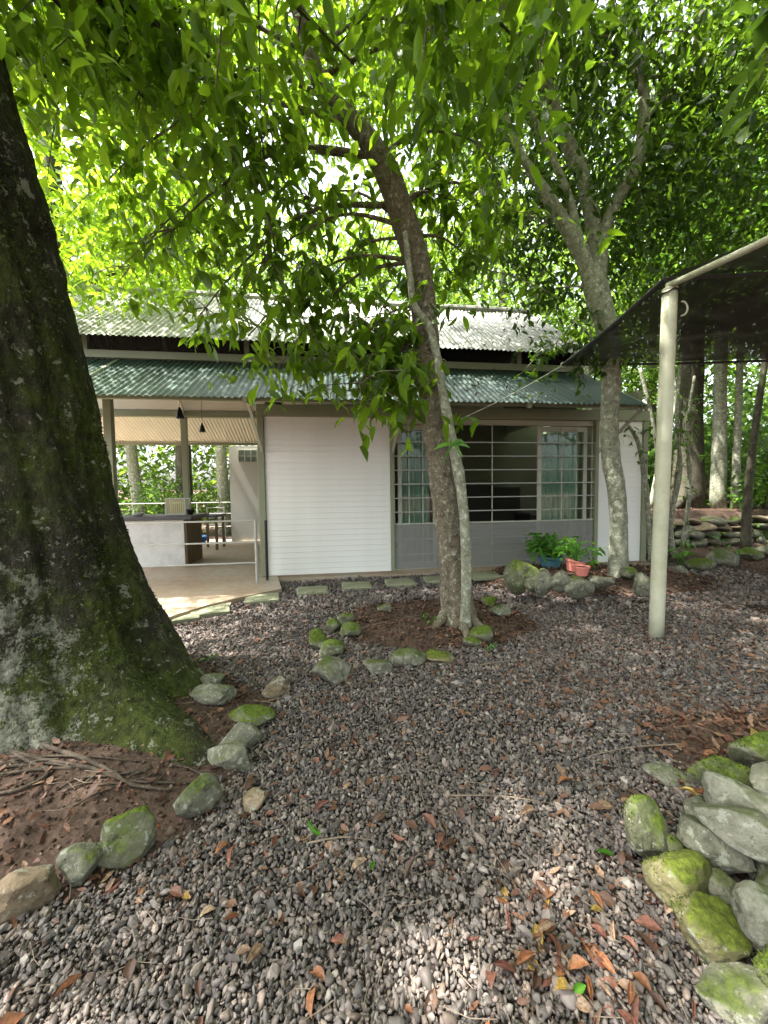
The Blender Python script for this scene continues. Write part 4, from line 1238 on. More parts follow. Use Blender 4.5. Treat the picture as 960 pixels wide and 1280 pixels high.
for (z, ex, ey, eY, r0) in ((4.0, 215, 42, 2.8, .085), (3.4, 130, 100, 3.6, .03), (4.6, 100, 30, 2.6, .04), (5, 300, -60, 2.4, .05), (4.4, 30, 60, 3.2, .03), (5.2, 180, 0, 3.6, .04), (5.5, 450, -150, 2.2, .05)):
    s = np.array(big_axis(z)); e = np.array(at_y(ex, ey, eY)); L = np.linalg.norm(e - s)
    m1 = s + (e - s) * .5 + np.array([0, 0, .12 * L])
    q = limb(big, 'branch', [(*s, r0 * 1.3), (*m1, r0 * .8), (*e, .02), (*(e + (e - m1) * .6 + np.array([0, 0, -.1])), .006)], 'bark_forest', 18, 8, .15)
    P = bough_leaves(q, 60, 8, .5, rngb, .45); PB.append(P)
    twig_mesh(big, P, q, 16, rngb, 'bark_forest')
PB.append(blob_leaves((-1.8, 3.2, 7.6), (3.8, 3.2, 1.9), 1250, 8, rngb, .25, .24, 2.5, -.1, 5))
PB.append(blob_leaves((-3.6, 5.0, 5.2), (1.9, 1.6, 1.3), 420, 8, rngb, .2, .22, 2.0, -.1, 6))
PBa = np.vstack(PB)
crown(big, PBa, rngb.uniform(.10, .17, len(PBa)), 'leaf_left', .6, NEAR_T, 200, seed=23)
# unseen crown part over the path, added to keep sun off the foreground
PO = np.vstack([blob_leaves((-3.6, .2, 7.6), (3.8, 3.6, 1.8), 1700, 8, rngb, .2, .26, 2.5, -.2, 15), blob_leaves((.6, .4, 7.9), (2.6, 2.6, 1.3), 600, 8, rngb, .2, .26, 2.5, -.1, 16)])
crown(big, PO, rngb.uniform(.14, .22, len(PO)), 'leaf_left', .6, FAR_T, 0, seed=24)
for (z, e) in ((4.6, (-3.8, .6, 7.4)), (5.0, (-1.6, .4, 7.8)), (5.6, (.8, .6, 8.0)), (4.9, (-5.6, 1.2, 7.6))):
    s_ = np.array(big_axis(z)); e_ = np.array(e); limb(big, 'branch', [(*s_, .12), (*((s_ + e_) / 2 + np.array([0, 0, .3])), .08), (*e_, .02)], 'bark_forest', 14, 8, .12)

for o_, mt in WALL_STONES:
    if mt in ('rock_moss', 'rock_bright'):
        sd_ = o_.location.x * 7
        moss_tufts(o_, 2600, .009, lambda p, q: q.z > -.1 and mn.noise(p * 9 + Vector((sd_, 0, 0))) + .5 * mn.noise(p * 30) + .25 * q.z > .12, 'moss_bright' if mt == 'rock_bright' else 'moss')
# --- hanging sprays close to the camera
def spray(label, start, end, n, Lr, mat, droop, seed, radius=.22, per=5, sag=.2):
    rg = np.random.default_rng(seed)
    s, e = np.array(start), np.array(end)
    t = tag(empty('hanging_branch', tuple(s)), label, 'branch', 'leafy sprays hanging over the path')
    mid = (s + e) / 2 + np.array([0, 0, sag])
    q = limb(t, 'stem', [(*s, .012), (*mid, .008), (*e, .004)], 'bark_mid', 12, 6)
    P = bough_leaves(q, n, per, radius, rg, .2)
    twig_mesh(t, P, q, n // 2, rg, 'bark_mid', .003)
    crown(t, P, rg.uniform(Lr[0], Lr[1], len(P)), mat, droop, NEAR_T, 60, 'foliage', seed=seed)
spray('leafy spray with broad leaves drooping before the leaning trunk', at_y(560, -40, 2.4), at_y(520, 130, 2.2), 12, (.13, .20), 'leaf_center', 1.1, 41)
spray('leafy spray with dark broad leaves drooping by the forked limbs', at_y(720, -60, 2.4), at_y(670, 100, 2.3), 12, (.13, .20), 'leaf_center', 1.1, 42)
spray('leafy spray with long leaves drooping over the porch roof', at_y(300, -80, 2.4), at_y(270, 110, 2.4), 16, (.13, .19), 'leaf_left', 1.0, 43)
spray('bright fan of fresh long leaves above the shade net', at_y(1010, 20, 2.4), at_y(950, 100, 2.5), 12, (.16, .24), 'leaf_far', .7, 44, .2)
spray('leafy spray drooping beside the big mossy trunk', at_y(120, -70, 2.6), at_y(110, 80, 2.6), 14, (.12, .17), 'leaf_left', .8, 45)
# --- trees behind the house and in the forest
def forest_tree(label, x, y, h, r0, lean, crown_specs, bmat, lmat, seed, leaf=(.16, .26), group='trees behind the house', curve=.0, per=7, tpl=FAR_T):
    rg = np.random.default_rng(seed)
    z0 = terrain(x, y)
    t = tag(empty('tree', (x, y, z0)), label, 'tree', group)
    pts = []
    for k in range(7):
        f = k / 6
        pts.append((x + lean[0] * f * h + curve * math.sin(f * 5 + seed), y + lean[1] * f * h + curve * math.cos(f * 4 + seed), z0 - .1 + f * h, r0 * (1.25 - .25 * min(1, f * 5)) * (1 - .55 * f)))
    q = limb(t, 'trunk', pts, bmat, 26, 10, .12, nscale=3)
    P = []
    for (dx, dy, cz, rx, ry, rz, n) in crown_specs:
        c = (x + lean[0] * cz + dx, y + lean[1] * cz + dy, z0 + cz)
        s = trunk_z(q, c[2] - rz * .6)
        limb(t, 'limb', [(*s[:3], max(.02, s[3] * .5)), ((s[0] + c[0]) / 2, (s[1] + c[1]) / 2, (s[2] + c[2]) / 2 + .15, .03), (*c, .012)], bmat, 10, 6)
        P.append(blob_leaves(c, (rx, ry, rz), n, per, rg, .25, .28, 2.5, -.12, seed))
    P = np.vstack(P)
    crown(t, P, rg.uniform(leaf[0], leaf[1], len(P)), lmat, .45, tpl, 0, seed=seed)
    return t
def trunk_z(q, z): return q[int(np.argmin(np.abs(q[:, 2] - z)))]

forest_tree('pale spotted tree leaning behind the porch counter', *at_y(178, 640, 12.6).xy, 7.5, .21, (-.10, .0), [(0, 0, 5.5, 2.6, 2.2, 1.8, 420), (-1.4, .4, 4.0, 1.8, 1.5, 1.0, 200), (.8, .5, 6.8, 2.2, 2, 1.5, 280)], 'bark_pale', 'leaf_far', 61)
forest_tree('pale tree beside the grey end wall of the porch', *at_y(281, 640, 12.2).xy, 8.5, .19, (-.02, .0), [(0, 0, 6.3, 2.8, 2.2, 1.8, 460), (1.4, .3, 4.6, 1.6, 1.3, 1.0, 170)], 'bark_pale', 'leaf_far', 62)
forest_tree('sunny broad tree rising over the ridge behind the white wall', -.3, 13.5, 10, .25, (.02, 0), [(0, 0, 8.2, 3.2, 2.5, 2.4, 700), (-2, .5, 6.6, 2, 1.8, 1.4, 260), (2, -.3, 6.4, 2, 1.8, 1.4, 260)], 'bark_forest', 'leaf_far', 63)
forest_tree('bright green tree rising over the roof by the window bay', 4.0, 13.0, 10, .22, (0, 0), [(0, 0, 7.6, 3.0, 2.4, 2.6, 640), (-1.4, -.4, 5.8, 1.7, 1.5, 1.2, 200)], 'bark_forest', 'leaf_far', 64)
forest_tree('tall tree behind the house at the far end of the porch', -6.5, 12.5, 11, .26, (.02, 0), [(0, 0, 8, 3.6, 2.6, 2.6, 760), (1.8, -.5, 6.0, 2.2, 1.8, 1.5, 300)], 'bark_forest', 'leaf_far', 65)
forest_tree('tall leafy tree beside the porch roof beyond the big trunk', -6.0, 7.2, 10, .24, (.02, 0), [(0, 0, 7.6, 2.8, 2.6, 2.4, 620), (1.4, .3, 5.6, 1.8, 1.6, 1.2, 240)], 'bark_forest', 'leaf_left', 66, (.13, .20))
# forest on the right: each with the look that sets it apart
forest_tree('thick dark trunk with buttress roots behind the support pole', 7.5, 9.5, 12, .30, (.0, .0), [(0, 0, 8, 3.2, 2.6, 2.6, 700), (1.2, -.8, 5.4, 2.0, 1.6, 1.2, 240)], 'bark_forest', 'leaf_dark', 71, group='forest trees above the stone wall')
forest_tree('straight lichen mottled grey trunk beside the thick dark trunk', 7.95, 9.15, 12, .145, (-.012, 0), [(0, 0, 7.5, 2.8, 2.4, 2.2, 600), (.8, -.6, 5.2, 1.8, 1.5, 1.0, 200)], 'bark_pale', 'leaf_forest', 72, group='forest trees above the stone wall')
forest_tree('slim straight grey trunk among the forest trees', 8.22, 9.0, 10, .08, (.0, 0), [(0, 0, 7, 2.4, 2.0, 1.8, 420)], 'bark_pale', 'leaf_forest', 73, group='forest trees above the stone wall')
forest_tree('slim bent mossy trunk standing before the stone wall', 7.1, 7.35, 8, .07, (.025, 0), [(0, 0, 6.2, 2.2, 2.0, 1.5, 420)], 'bark_forest', 'leaf_forest', 74, group='forest trees above the stone wall', curve=.14)
forest_tree('stout tree at the forest edge beyond the slim bent trunk', 10.2, 9.6, 11, .24, (0, 0), [(0, 0, 7.0, 3, 2.6, 2.4, 620), (-.8, -1, 4.6, 1.6, 1.5, 1.0, 200)], 'bark_forest', 'leaf_forest', 75, group='forest trees above the stone wall')
forest_tree('tree deep in the forest with sunny pale green crown', 10.0, 14.5, 11, .2, (0, 0), [(0, 0, 6.5, 3.4, 2.6, 3.0, 760)], 'bark_forest', 'leaf_far', 76, group='forest trees above the stone wall')
forest_tree('tree behind the house corner with low sunny foliage', 6.6, 12.6, 9, .16, (0, 0), [(0, 0, 4.6, 2.4, 2.0, 2.2, 560)], 'bark_pale', 'leaf_far', 77, group='forest trees above the stone wall')
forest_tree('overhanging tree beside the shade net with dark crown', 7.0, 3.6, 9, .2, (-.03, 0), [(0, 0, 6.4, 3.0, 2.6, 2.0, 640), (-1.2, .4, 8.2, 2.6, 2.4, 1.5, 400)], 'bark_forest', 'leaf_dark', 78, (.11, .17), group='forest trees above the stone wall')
for i, (x, y, lb) in enumerate(((8.8, .6, 'unseen tree added for shade beyond the far side of the rough mossy wall'), (6.4, -3.2, 'broad unseen tree added for shade behind the rough mossy wall'), (10.5, 4.6, 'unseen tree added for shade under the far corner of the black net'), (2.2, -6.5, 'tall unseen tree added for shade further back along the gravel path'))):  # out of view, added to block sky light from the right and behind
    forest_tree(lb, x, y, 11, .26, (0, 0), [(0, 0, 7.5, 3.8, 3.6, 3.2, 620), (-.5, 0, 4.2, 2.4, 2.2, 1.6, 220)], 'bark_forest', 'leaf_dark', 140 + i, (.22, .34), 'unseen trees added to block the sky')
# buttress roots of the thick trunk
bt = [o for o in COL.objects if o.get('label', '').startswith('thick dark trunk')][0]
for (dx, dy, L) in ((.7, -.35, .5), (-.6, -.4, .5), (.9, .1, .4)):
    x, y = bt.location.x, bt.location.y
    limb(bt, 'buttress_root', [(x + dx * .2, y + dy * .2, bt.location.z + 1.1, .12), (x + dx * .42, y + dy * .42, bt.location.z + .42, .14), (x + dx, y + dy, terrain(x + dx, y + dy) + .02, .07)], 'bark_forest', 12, 8)

forest_tree('spreading understorey tree between the stone wall and slim trunks', 9.2, 8.9, 7, .09, (0, 0), [(0, 0, 4.6, 2.6, 1.6, .9, 380), (-1.6, .6, 5.4, 2.0, 1.6, .9, 300)], 'bark_forest', 'leaf_dark', 79, (.13, .2), group='forest trees above the stone wall')
# thin saplings near the house corner
for i, (pts, Y, lb) in enumerate((
    ([(842, 700, 7), (838, 650, 6), (850, 590, 5), (846, 520, 4), (852, 440, 3)], 6.9, 'thin bare sapling rising right behind the support pole'),
    ([(852, 690, 5), (862, 610, 5), (858, 540, 4), (868, 470, 3)], 7.6, 'thin crooked sapling against the thick dark trunk'),
    ([(815, 668, 7), (806, 600, 7), (798, 555, 6), (783, 530, 5), (765, 505, 4)], 6.5, 'arching grey sapling leaning over the white wall corner'),
    ([(820, 640, 6), (822, 570, 5), (812, 510, 5), (800, 460, 4)], 8.6, 'slanting sapling behind the house corner'),
    ([(812, 640, 6), (828, 560, 5), (845, 500, 4), (838, 450, 3)], 9.4, 'thin sapling crossing behind the support pole'))):
    q = px_path(pts, Y)
    q[0] = (q[0][0], q[0][1], terrain(q[0][0], q[0][1]) - .03, q[0][3])
    t = tag(empty('sapling', (q[0][0], q[0][1], terrain(q[0][0], q[0][1]))), lb, 'sapling', 'saplings by the house corner')
    pq = limb(t, 'stem', q, 'bark_pale', 26, 7, .12)
    rg = np.random.default_rng(90 + i)
    P = bough_leaves(pq, 14, 5, .28, rg, .3)
    twig_mesh(t, P, pq, 8, rg, 'bark_pale', .004)
    crown(t, P, rg.uniform(.08, .14, len(P)), 'leaf_forest', .5, NEAR_T, 12, 'foliage', seed=90 + i)

# shrubs
def shrub(label, x, y, r, h, mat, seed, n=120, leaf=(.09, .16), group='shrubs under the trees'):
    rg = np.random.default_rng(seed); z0 = terrain(x, y)
    t = tag(empty('shrub', (x, y, z0)), label, 'shrub', group)
    m = MB()
    for k in range(6):
        a = rg.uniform(0, 6.28); d = rg.uniform(.3, .8) * r
        m.tube([(0, 0, 0), (math.cos(a) * d * .5, math.sin(a) * d * .5, h * .5), (math.cos(a) * d, math.sin(a) * d, h * .9)], [.015, .01, .004], 5)
    m.build('stems', M['bark_forest'], t)
    P = blob_leaves((x, y, z0 + h * .55), (r, r * .8, h * .5), n, 7, rg, .2, .10, 1.0, -.3, seed)
    P[:, 2] = np.maximum(P[:, 2], z0 + .03)
    crown(t, P, rg.uniform(leaf[0], leaf[1], len(P)), mat, .4, NEAR_T if y < 8 else FAR_T, 0, 'foliage', seed=seed)
for i, (x, y, r, h, mt, lb) in enumerate((
    (-5.2, 12.2, 1.0, 1.6, 'leaf_far', 'sunny shrub behind the porch beyond the slatted crate'),
    (-3.6, 12.0, .8, 1.1, 'leaf_far', 'low bright shrub behind the white porch chair'),
    (-6.8, 12.0, 1.2, 1.9, 'leaf_forest', 'tall shrub behind the porch beside the pale leaning tree'),
    (-4.4, 13.5, 1.2, 2.3, 'leaf_far', 'tall sunny shrub between the two pale trees behind the porch'),
    (8.6, 8.7, .7, .9, 'leaf_forest', 'shrub on the bank between slim grey trunk and bent trunk'),
    (9.6, 8.6, .8, 1.2, 'leaf_far', 'yellow-green shrub on the bank beyond the bent trunk'),
    (5.8, 10.4, .9, 1.5, 'leaf_far', 'bright shrub behind the white house corner'),
    (9.0, 11.0, 1.3, 2.2, 'leaf_forest', 'tall shrub deep behind the forest trunks'),
    (11.2, 12.0, 1.5, 2.4, 'leaf_far', 'large sunny shrub at the back of the forest'),
    (7.2, 11.4, 1.1, 1.8, 'leaf_forest', 'leafy shrub behind the thick dark trunk'))):
    shrub(lb, x, y, r, h, mt, 120 + i, 160 if r > 1 else 100)
# small weeds round the beds
for i, (px, py, s, n, lb) in enumerate(((612, 815, .10, 6, 'tiny bright seedling on the gravel below the tree ring'), (542, 783, .10, 5, 'small seedling with pale leaves inside the tree ring'), (532, 775, .08, 5, 'tiny broad leaved seedling inside the tree ring'),
        (640, 690, .0, 0, ''), (745, 706, .16, 14, 'small leafy weed between the pink pots and pale trunk'), (905, 668, .3, 16, 'young fern-like weed growing on the stone wall'), (880, 660, .25, 14, 'low green weed among the wall stones'), (860, 690, .22, 10, 'small green weed before the stone wall behind the pole'),
        (890, 678, .3, 18, 'bushy weed below the thick dark trunk'), (925, 672, .34, 18, 'leafy weed against the stone wall by the bent trunk'), (850, 668, .3, 16, 'leafy weed at the pole end of the stone wall'), (945, 650, .4, 18, 'tall weed on top of the stone wall'), (6, 905, .22, 12, 'grassy weed at the foot of the big trunk'), (262, 828, .08, 5, 'tiny seedling on the gravel behind the big trunk'))):
    if n == 0: continue
    p = on_ground(px, py); rg = np.random.default_rng(200 + i)
    t = tag(empty('weed', p), lb, 'plant', 'small weeds')
    m = MB()
    P = []
    for k in range(n):
        a = rg.uniform(0, 6.28); d = rg.uniform(.1, .6) * s; hh = rg.uniform(.3, 1) * s
        e = (math.cos(a) * d, math.sin(a) * d, hh); m.tube([(0, 0, 0), (e[0] * .4, e[1] * .4, hh * .6), e], .002, 4)
        P.append((p.x + e[0], p.y + e[1], p.z + e[2]))
    m.build('stems', M['moss_green'], t)
    for k, q in enumerate(P):
        Rm = leaf_rot(1, .2, rg)[0]
        o = link('leaf', single_leaf_mesh('moss_green', k % 3), t); L = s * rg.uniform(.35, .6)
        m4 = Matrix.Identity(4)
        for r in range(3):
            for c in range(3): m4[r][c] = Rm[r][c] * L
            m4[r][3] = q[r] - p[r]
        o.matrix_basis = m4

# far-off wood that reads as one mass
rgw = np.random.default_rng(77)
def wood_mass(name, label, n, fn, mat, leaf):
    C = []
    while len(C) < n:
        p = fn()
        if mn.noise(Vector(p) * .55) < -.22: continue
        C.append(p)
    P = np.repeat(np.array(C), 7, 0) + rgw.normal(0, .32, (len(C) * 7, 3))
    e = empty('tmp'); o = crown(e, P, rgw.uniform(leaf[0], leaf[1], len(P)), mat, .4, FAR_T, 0, name, seed=5)
    o.parent = None; bpy.data.objects.remove(e)
    tag(o, label, 'forest', kind='stuff')
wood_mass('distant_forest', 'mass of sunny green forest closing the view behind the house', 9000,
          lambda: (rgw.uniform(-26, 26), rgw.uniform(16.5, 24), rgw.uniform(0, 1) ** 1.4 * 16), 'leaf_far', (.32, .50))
wood_mass('forest_undergrowth', 'mass of leafy undergrowth between the forest trunks', 2600,
          lambda: (rgw.uniform(6.5, 19), rgw.uniform(10.5, 17), .7 + abs(rgw.normal(0, 2.2))), 'leaf_forest', (.18, .30))

# ------------------------------------------------------------------ pots in the raised bed
def pot(label, px, py, wpx, mat, seed, bed_lift=.14, tilt=0, plant=None, Yoff=0):
    g = on_ground(px, py); z = g.z + bed_lift; p = at_z(px, py, z)
    w = wpx / FPX * p.y / 2
    t = tag(empty('flower_pot', p), label, 'flower pot', 'flower pots in the raised bed')
    t.rotation_euler = (0, tilt, 0)
    h = w * 1.25
    MB().lathe([(w * .68, 0), (w * .95, h * .82), (w * .93, h * .86)], 20).build('pot', M[mat], t, True)
    MB().lathe([(w * .965, h * .80), (w * 1.06, h * .84), (w * 1.06, h), (w * .96, h), (w * .93, h * .86)], 20).build('rim', M[mat], t, True)
    MB().lathe([(w * .92, h * .87), (w * .5, h * .92), (.001, h * .93)], 14).build('soil', M['furniture'], t)
    if plant:
        rg = np.random.default_rng(seed); n, s = plant
        for k in range(n):
            a = rg.uniform(0, 6.28); d = rg.uniform(.2, 1) * s * .8; hh = h + rg.uniform(.15, .8) * s
            e = Vector((math.cos(a) * d, math.sin(a) * d, hh))
            MB().tube([(0, 0, h * .9), (e.x * .4, e.y * .4, h + (hh - h) * .7), e], .003, 4).build('stem', M['moss_green'], t)
            for j in range(4):
                Rm = leaf_rot(1, .35, rg, np.array([[e.x, e.y, .1]]) * 5)[0]
                o = link('leaf', single_leaf_mesh('moss_green', (k + j) % 3), t); L = s * rg.uniform(.22, .4)
                b = e * (1 - .08 * j) + Vector(rg.normal(0, .015, 3))
                m4 = Matrix.Identity(4)
                for r in range(3):
                    for c in range(3): m4[r][c] = Rm[r][c] * L
                    m4[r][3] = b[r]
                o.matrix_basis = m4
pot('teal plastic pot with bushy bright green plant in the raised bed', 688, 712, 28, 'teal_pot', 1, .12, 0, (60, .42))
pot('tilted pink pot with trailing plant behind the lower pink pot', 716, 714, 22, 'pink_pot', 2, .12, .25, (24, .32))
pot('small empty pink pot standing on the raised bed edge', 727, 719, 19, 'pink_pot', 3, .12, 0, None)

# ------------------------------------------------------------------ pole, pipe, net and rope
pb = on_ground(820, 796)
pole = tag(empty('support_pole', pb), 'painted round steel pole carrying the black shade net', 'pole')
ptop = at_y(837.5, 362, pb.y - .02)
limb(pole, 'shaft', [(pb.x, pb.y, pb.z - .05, .060), ((pb.x + ptop.x) / 2, (pb.y + ptop.y) / 2, (pb.z + ptop.z) / 2, .059), (ptop.x, ptop.y, ptop.z, .058)], 'pole', 12, 22, 0)
MB().lathe([(.060, 0), (.060, .012), (.05, .02), (.001, .022)], 20).build('cap', M['pole'], pole, True, loc=ptop - pb - Vector((0, 0, .008)))
pe = at_y(985, 287, 2.55)
limb(pole, 'top_pipe', [(ptop.x - .02, ptop.y, ptop.z + .03, .026), (pe.x, pe.y, pe.z, .026), (pe.x + (pe.x - ptop.x) * .6, pe.y + (pe.y - ptop.y) * .6, pe.z, .026)], 'pole', 10, 12, 0)
MB().tube([ptop - pb + Vector((.09 + .05 * math.cos(a), -.02, -.17 + .06 * math.sin(a))) for a in np.linspace(-1.6, 1.6, 12)], .008, 6).build('hook', M['pole'], pole, True)
MB().tube([ptop - pb + Vector((.066 * math.cos(a), .066 * math.sin(a), -.03 + .01 * math.sin(3 * a))) for a in np.linspace(0, 6.28, 20)], .007, 5).build('lashing', M['black'], pole, True)
# the net: a sagging sheet between four corners
def net_sheet(A, B, C, D, nu=34, nv=26, sag=.16, wr=.03, seed=0):
    A, B, C, D = [np.array(p) for p in (A, B, C, D)]
    V = []
    for j in range(nv + 1):
        t = j / nv
        for i in range(nu + 1):
            s = i / nu
            p = A * (1 - s) * (1 - t) + B * s * (1 - t) + C * s * t + D * (1 - s) * t
            p = p + np.array([0, 0, -sag * 4 * s * (1 - s) * t * (1 - t) * 2 - sag * .5 * math.sin(math.pi * t) * (1 if s > .02 else .6)])
            p[2] += wr * mn.noise(Vector((s * 7, t * 7 + seed, 3))) * min(1, 6 * t * (1 - t) + .2)
            V.append(tuple(p))
    F = [[j * (nu + 1) + i, j * (nu + 1) + i + 1, (j + 1) * (nu + 1) + i + 1, (j + 1) * (nu + 1) + i] for j in range(nv) for i in range(nu)]
    return V, F
cA = ptop + Vector((-.03, .02, .10))                    # at the pole
cB = at_y(704, 456, 4.9)                                # pulled towards the house
cC = Vector((6.6, 5.35, 3.12)); cD = Vector((6.2, 3.3, 3.3))
net = tag(empty('shade_net', cA), 'black shade net stretched between the pole and the forest', 'shade net')
V, F = net_sheet(cA, cD, cC, cB, 60, 44, sag=.06, wr=.07)
b_ = np.array(cA)
link('net_cloth', np_mesh('net_cloth', np.array(V) - b_, F, M['net'], True), net)
cE = Vector((pe.x + .25, pe.y - .3, pe.z + .03)); cF = Vector((6.0, 2.2, 3.5))
V, F = net_sheet(cA + Vector((.02, 0, .02)), cE, cF, cD + Vector((0, 0, .03)), sag=.04, seed=4)
link('net_cloth', np_mesh('net_cloth', np.array(V) - b_, F, M['net'], True), net)
def hem(a, b, s=.0, r=.016):
    a = Vector(a) - cA; b = Vector(b) - cA
    MB().tube([a.lerp(b, k / 16) + Vector((0, 0, -s * math.sin(math.pi * k / 16) + .01 * mn.noise(Vector((k, 1, 1))))) for k in range(17)], r, 6).build('hem', M['black'], net, True)
hem(cA, cB, .025, .022); hem(cB, cC, .03); hem(cA, cD, .02)
ra = at_y(569, 527, 5.15)
rope = tag(empty('rope', cB), 'thin pale rope tying the net corner down to the house eave', 'rope')
MB().tube([Vector((0, 0, 0)).lerp(ra - cB, k / 10) + Vector((0, 0, -.03 * math.sin(math.pi * k / 10))) for k in range(11)], .006, 5).build('cord', M['frame_pale'], rope)
MB().tube([Vector((.03 * math.cos(a), 0, .03 * math.sin(a))) for a in np.linspace(0, 6.28, 12)], .007, 5).build('knot', M['frame_pale'], rope)

# ------------------------------------------------------------------ fallen leaves and twigs
FL = []
for k in range(8):
    rr = random.Random(k + 50); V = []; wd = rr.uniform(.75, 1.5); curl = rr.uniform(.3, 1.35); bend = rr.uniform(-.35, .35)
    for (x, w) in ((0, .012), (.12, .08), (.3, .165), (.5, .19), (.7, .15), (.88, .075), (1, .006)):
        w = w * wd * rr.uniform(.85, 1.15); c = bend * math.sin(x * 3.1) + rr.uniform(-.025, .025)
        for side in (1, .5, 0, -.5, -1):
            V.append((x + rr.uniform(-.015, .015), w * side * math.cos(curl * abs(side)), c + abs(side) ** 1.6 * w * math.sin(curl) * 1.5 + rr.uniform(-.012, .012)))
    F = []
    for j in range(6):
        for i in range(4):
            a_ = j * 5 + i; F.append([a_, a_ + 1, a_ + 6, a_ + 5])
    FL.append((np.array(V), F))
FLM = {c: [np_mesh('fallen_leaf', V, F, m_, True) for V, F in FL] for c, m_ in DEAD.items()}
def leaf_density(x, y):
    d = .10
    d += 3.0 * math.exp(-((x - .50) / .15) ** 2 - ((y - 1.02) / .16) ** 2)
    d += .8 * math.exp(-((x - 1.7) / .45) ** 2 - ((y - 2.1) / .35) ** 2)
    d += .45 * math.exp(-((x - .95) / .22) ** 2 - ((y - 1.35) / .5) ** 2)
    d += .25 * math.exp(-((x + .35) / .35) ** 2 - ((y - 2.3) / .6) ** 2)
    d += .25 * sstep(1.8, 3.2, x) + (.12 if x < -.6 else .5) * in_bed(x, y) * (1 if y > 1.5 else .5)
    return d
rgl = np.random.default_rng(31)
lab_l = {0: ('curled brown dead leaf lying on the gravel', 'dead leaves on the gravel')}
spots = []
while len(spots) < 1900:
    y = rgl.uniform(.75, 7.0); x = rgl.uniform(-1.15, 1.25) * y + rgl.normal(0, .1)
    if x < -3 or x > 6: continue
    u, v = to_house(x, y)
    if v > -.16 or (u < .1 and inside_apron(u, v)): continue
    if math.hypot(x - bigc.x, y - bigc.y) < .95: continue
    if rgl.random() < leaf_density(x, y) * .8: spots.append((x, y))
spots = np.array(spots); Lf = rgl.uniform(.035, .085, len(spots))
order = np.argsort(-(Lf / spots[:, 1]))
for i in order[:290]:
    x, y = spots[i]
    cname = rgl.choice(list(DEAD), p=[.30, .22, .28, .16, .04])
    o = link('fallen_leaf', FLM[cname][int(rgl.integers(0, 8))])
    o.location = (x, y, terrain(x, y) + .02); L = Lf[i] * (1.0 if y > 1.3 else .85)
    o.scale = (L, L * rgl.uniform(.8, 1.2), L); o.rotation_euler = (rgl.normal(0, .35), rgl.normal(0, .3), rgl.uniform(0, 6.28))
    if x > .35 and y < 1.5: zone = 'in the leaf drift beside the rough mossy wall'
    elif x > .9 and y < 2.9: zone = 'in the leaf patch between the pole and rough wall'
    elif in_bed(x, y) > .5 and x < -.6: zone = 'on bare soil under the big mossy trunk'
    elif in_bed(x, y) > .5: zone = 'on the soil of a stone edged bed'
    elif x < -.15: zone = 'on gravel near the big trunk border stones'
    else: zone = 'on the open gravel path'
    tag(o, f'{cname} curled dead leaf lying {zone}', 'leaf', f'{cname} dead leaves {zone}')
rest = order[290:]
FT = []
for k in range(6):
    rr = random.Random(k + 90); w = rr.uniform(.14, .26); c = rr.uniform(.05, .22)
    FT.append((np.array([(0, 0, 0), (.3, w, c), (.35, 0, .02), (.3, -w, c * rr.uniform(.2, 1.2)), (.7, w * .8, c * .8), (.7, -w * .7, c * rr.uniform(.3, 1)), (1, 0, rr.uniform(-.1, .2)), (.68, 0, .04)]),
               np.array([(0, 2, 1), (0, 3, 2), (1, 2, 7), (1, 7, 4), (2, 3, 5), (2, 5, 7), (4, 7, 6), (7, 5, 6)])))
extra = 20000                                             # finer litter under the trees
ex = []
while len(ex) < extra:
    y = rgl.uniform(.2, 9.5); x = rgl.uniform(-1.2 * y - .8, 1.3 * y + 1.4)
    if math.hypot(x - bigc.x, y - bigc.y) < .6: continue
    if y < 1.2 and abs(x) < 1.0: continue
    u, v = to_house(x, y)
    if v > -.16 and u < 6.5: continue
    if u < .1 and inside_apron(u, v): continue
    p = (.10 if x < -.5 else .8) * in_bed(x, y) + .8 * sstep(1.6, 3.6, x) + .35 * math.exp(-((x - 1.9) / .9) ** 2 - ((y - 2.7) / 1.0) ** 2) + .16 + .55 * max(0, mn.noise(Vector((x * 1.3, y * 1.3, 8))))
    if rgl.random() < p: ex.append((x, y))
A = np.vstack([spots[rest], np.array(ex)]); LL = np.concatenate([Lf[rest], rgl.uniform(.014, .056, extra)])
PZ = np.array([(x, y, terrain(x, y) + .016) for x, y in A])
V, F = scatter(FT, PZ, np.repeat(LL[:, None], 3, 1), rand_rot(len(A), .35, rgl), rgl, 0)
tag(link('leaf_litter', np_mesh('leaf_litter', V, F, M['dead_leaf'], True)), 'scattered small brown leaf litter over gravel and soil', 'leaf litter', kind='stuff')
CR = []
while len(CR) < 11000:
    y = rgl.uniform(.2, 6.3); x = rgl.uniform(-1.15 * y - .6, 1.1 * y + 1.3)
    if rgl.random() > in_bed(x, y) or math.hypot(x - bigc.x, y - bigc.y) < .7: continue
    u, v = to_house(x, y)
    if v > -.16: continue
    CR.append((x, y, terrain(x, y) + rgl.uniform(0, .008)))
CR = np.array(CR); cs = np.exp(rgl.normal(0, .5, len(CR)))[:, None] * np.array([.006, .005, .004]) * (.6 + .25 * CR[:, 1:2])
V, F = scatter([OCT], CR, cs, rand_rot(len(CR), .6, rgl), rgl, .25)
tag(link('soil_crumbs', np_mesh('soil_crumbs', V, F, M['crumb'])), 'crumbs of dark brown earth strewn over the planting beds', 'soil', kind='stuff')
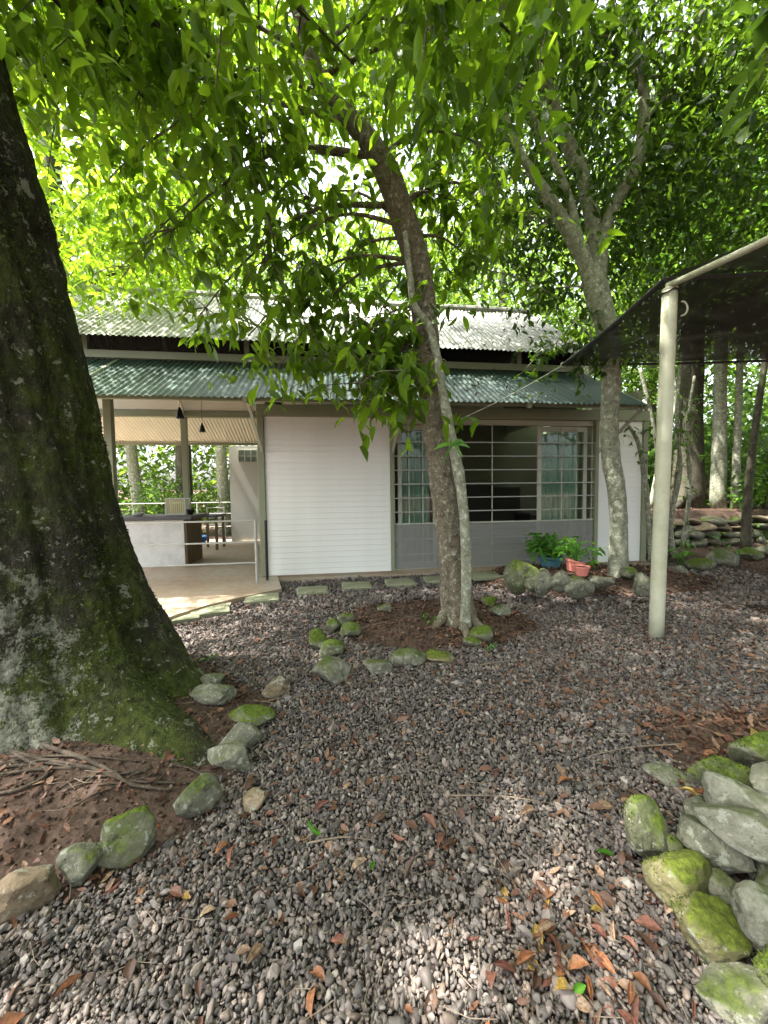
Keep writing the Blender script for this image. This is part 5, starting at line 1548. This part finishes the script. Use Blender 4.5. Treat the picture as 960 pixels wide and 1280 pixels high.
# leaves and debris caught on the roofs
RP = []
for _ in range(420):
    uu = rgl.uniform(1.2, 5.2); tt = rgl.random()
    if rgl.random() < .55: vv, zz = -1.0 + 1.3 * tt, 2.41 + .80 * tt
    else: vv, zz = .1 + 1.9 * tt, 3.53 + 1.44 * tt
    if mn.noise(Vector((uu * 1.1, vv * 1.6, 3))) < -.02: continue
    w_ = Vector((HX, HY, .12)) + hu * uu + hv * vv; RP.append((w_.x, w_.y, .12 + zz))
RP = np.array(RP)
V, F = scatter(FT, RP, np.repeat(rgl.uniform(.04, .09, len(RP))[:, None], 3, 1), rand_rot(len(RP), .5, rgl), rgl, 0)
tag(link('roof_leaf_litter', np_mesh('roof_leaf_litter', V, F, M['dead_leaf'], True)), 'dead leaves and debris caught on the corrugated roofs', 'leaf litter', kind='stuff')
# twigs
m = MB()
for _ in range(620):
    y = rgl.uniform(.8, 6.5); x = rgl.uniform(-1.1, 1.2) * y
    u, v = to_house(x, y)
    if v > -.2 or (u < .1 and inside_apron(u, v)) or math.hypot(x - bigc.x, y - bigc.y) < .9: continue
    L = rgl.uniform(.04, .16); a = rgl.uniform(0, 6.28); z = terrain(x, y) + .024
    d = Vector((math.cos(a), math.sin(a), rgl.normal(0, .06))) * L; s = Vector((-d.y, d.x, 0)) * rgl.normal(0, .12)
    m.tube([(x, y, z), Vector((x, y, z)) + d * .5 + s, Vector((x, y, z)) + d], [.0014, .0012, .0007], 4, False)
o = m.build('twig_litter', M['twig']); tag(o, 'thin dry twigs scattered over gravel and soil', 'twigs', kind='stuff')
# a few longer sticks
for (p0, p1, lb) in (((850, 935), (735, 950), 'long bent dark stick lying on leaves by the rough wall'), ((385, 1060), (470, 1057), 'short stem of the fresh green leaf on the gravel'), ((560, 1000), (690, 1010), 'thin dry stick lying across the gravel'), ((655, 760), (760, 742), 'thin fallen stick below the raised bed'), ((440, 790), (530, 770), 'thin fallen stick lying inside the tree ring'), ((600, 835), (655, 828), 'thin dry stick on the gravel below the tree ring')):
    a = on_ground(*p0); b = on_ground(*p1); mid = (a + b) / 2 + Vector((0, .02, .02))
    o = MB().tube([Vector(q[:3]) - a for q in spline([(*(a + Vector((0, 0, .02))), 0), (*mid, 0), (*(b + Vector((0, 0, .02))), 0)], 9)], [.0036, .0036, .0034, .0032, .003, .0028, .0025, .002, .0015], 6).build('stick', M['twig'], None, True, loc=a)
    tag(o, lb, 'stick')
# the fresh green leaves that stand out on the ground
for (px, py, L, rz, lb) in ((402, 1052, .095, 2.4, 'fresh bright green leaf lying alone on the gravel'), (715, 1258, .05, .4, 'round fresh green leaf among dead leaves by the rough wall'), (745, 1072, .06, -.5, 'pale green fallen leaf beside the leaning mossy stone'), (463, 1097, .035, 1.2, 'small yellow-green fallen leaf on open gravel')):
    p = on_ground(px, py)
    V_, F_ = FL[(1, 3, 5, 6)[int(px) % 4]]
    o = link('fresh_leaf', np_mesh('fresh_leaf', V_ * L * np.array([1, 1.2, 1]), F_, M['fresh_leaf'], True), None, p + Vector((0, 0, .025)))
    o.rotation_euler = (.2, -.15, rz)
    tag(o, lb, 'leaf')
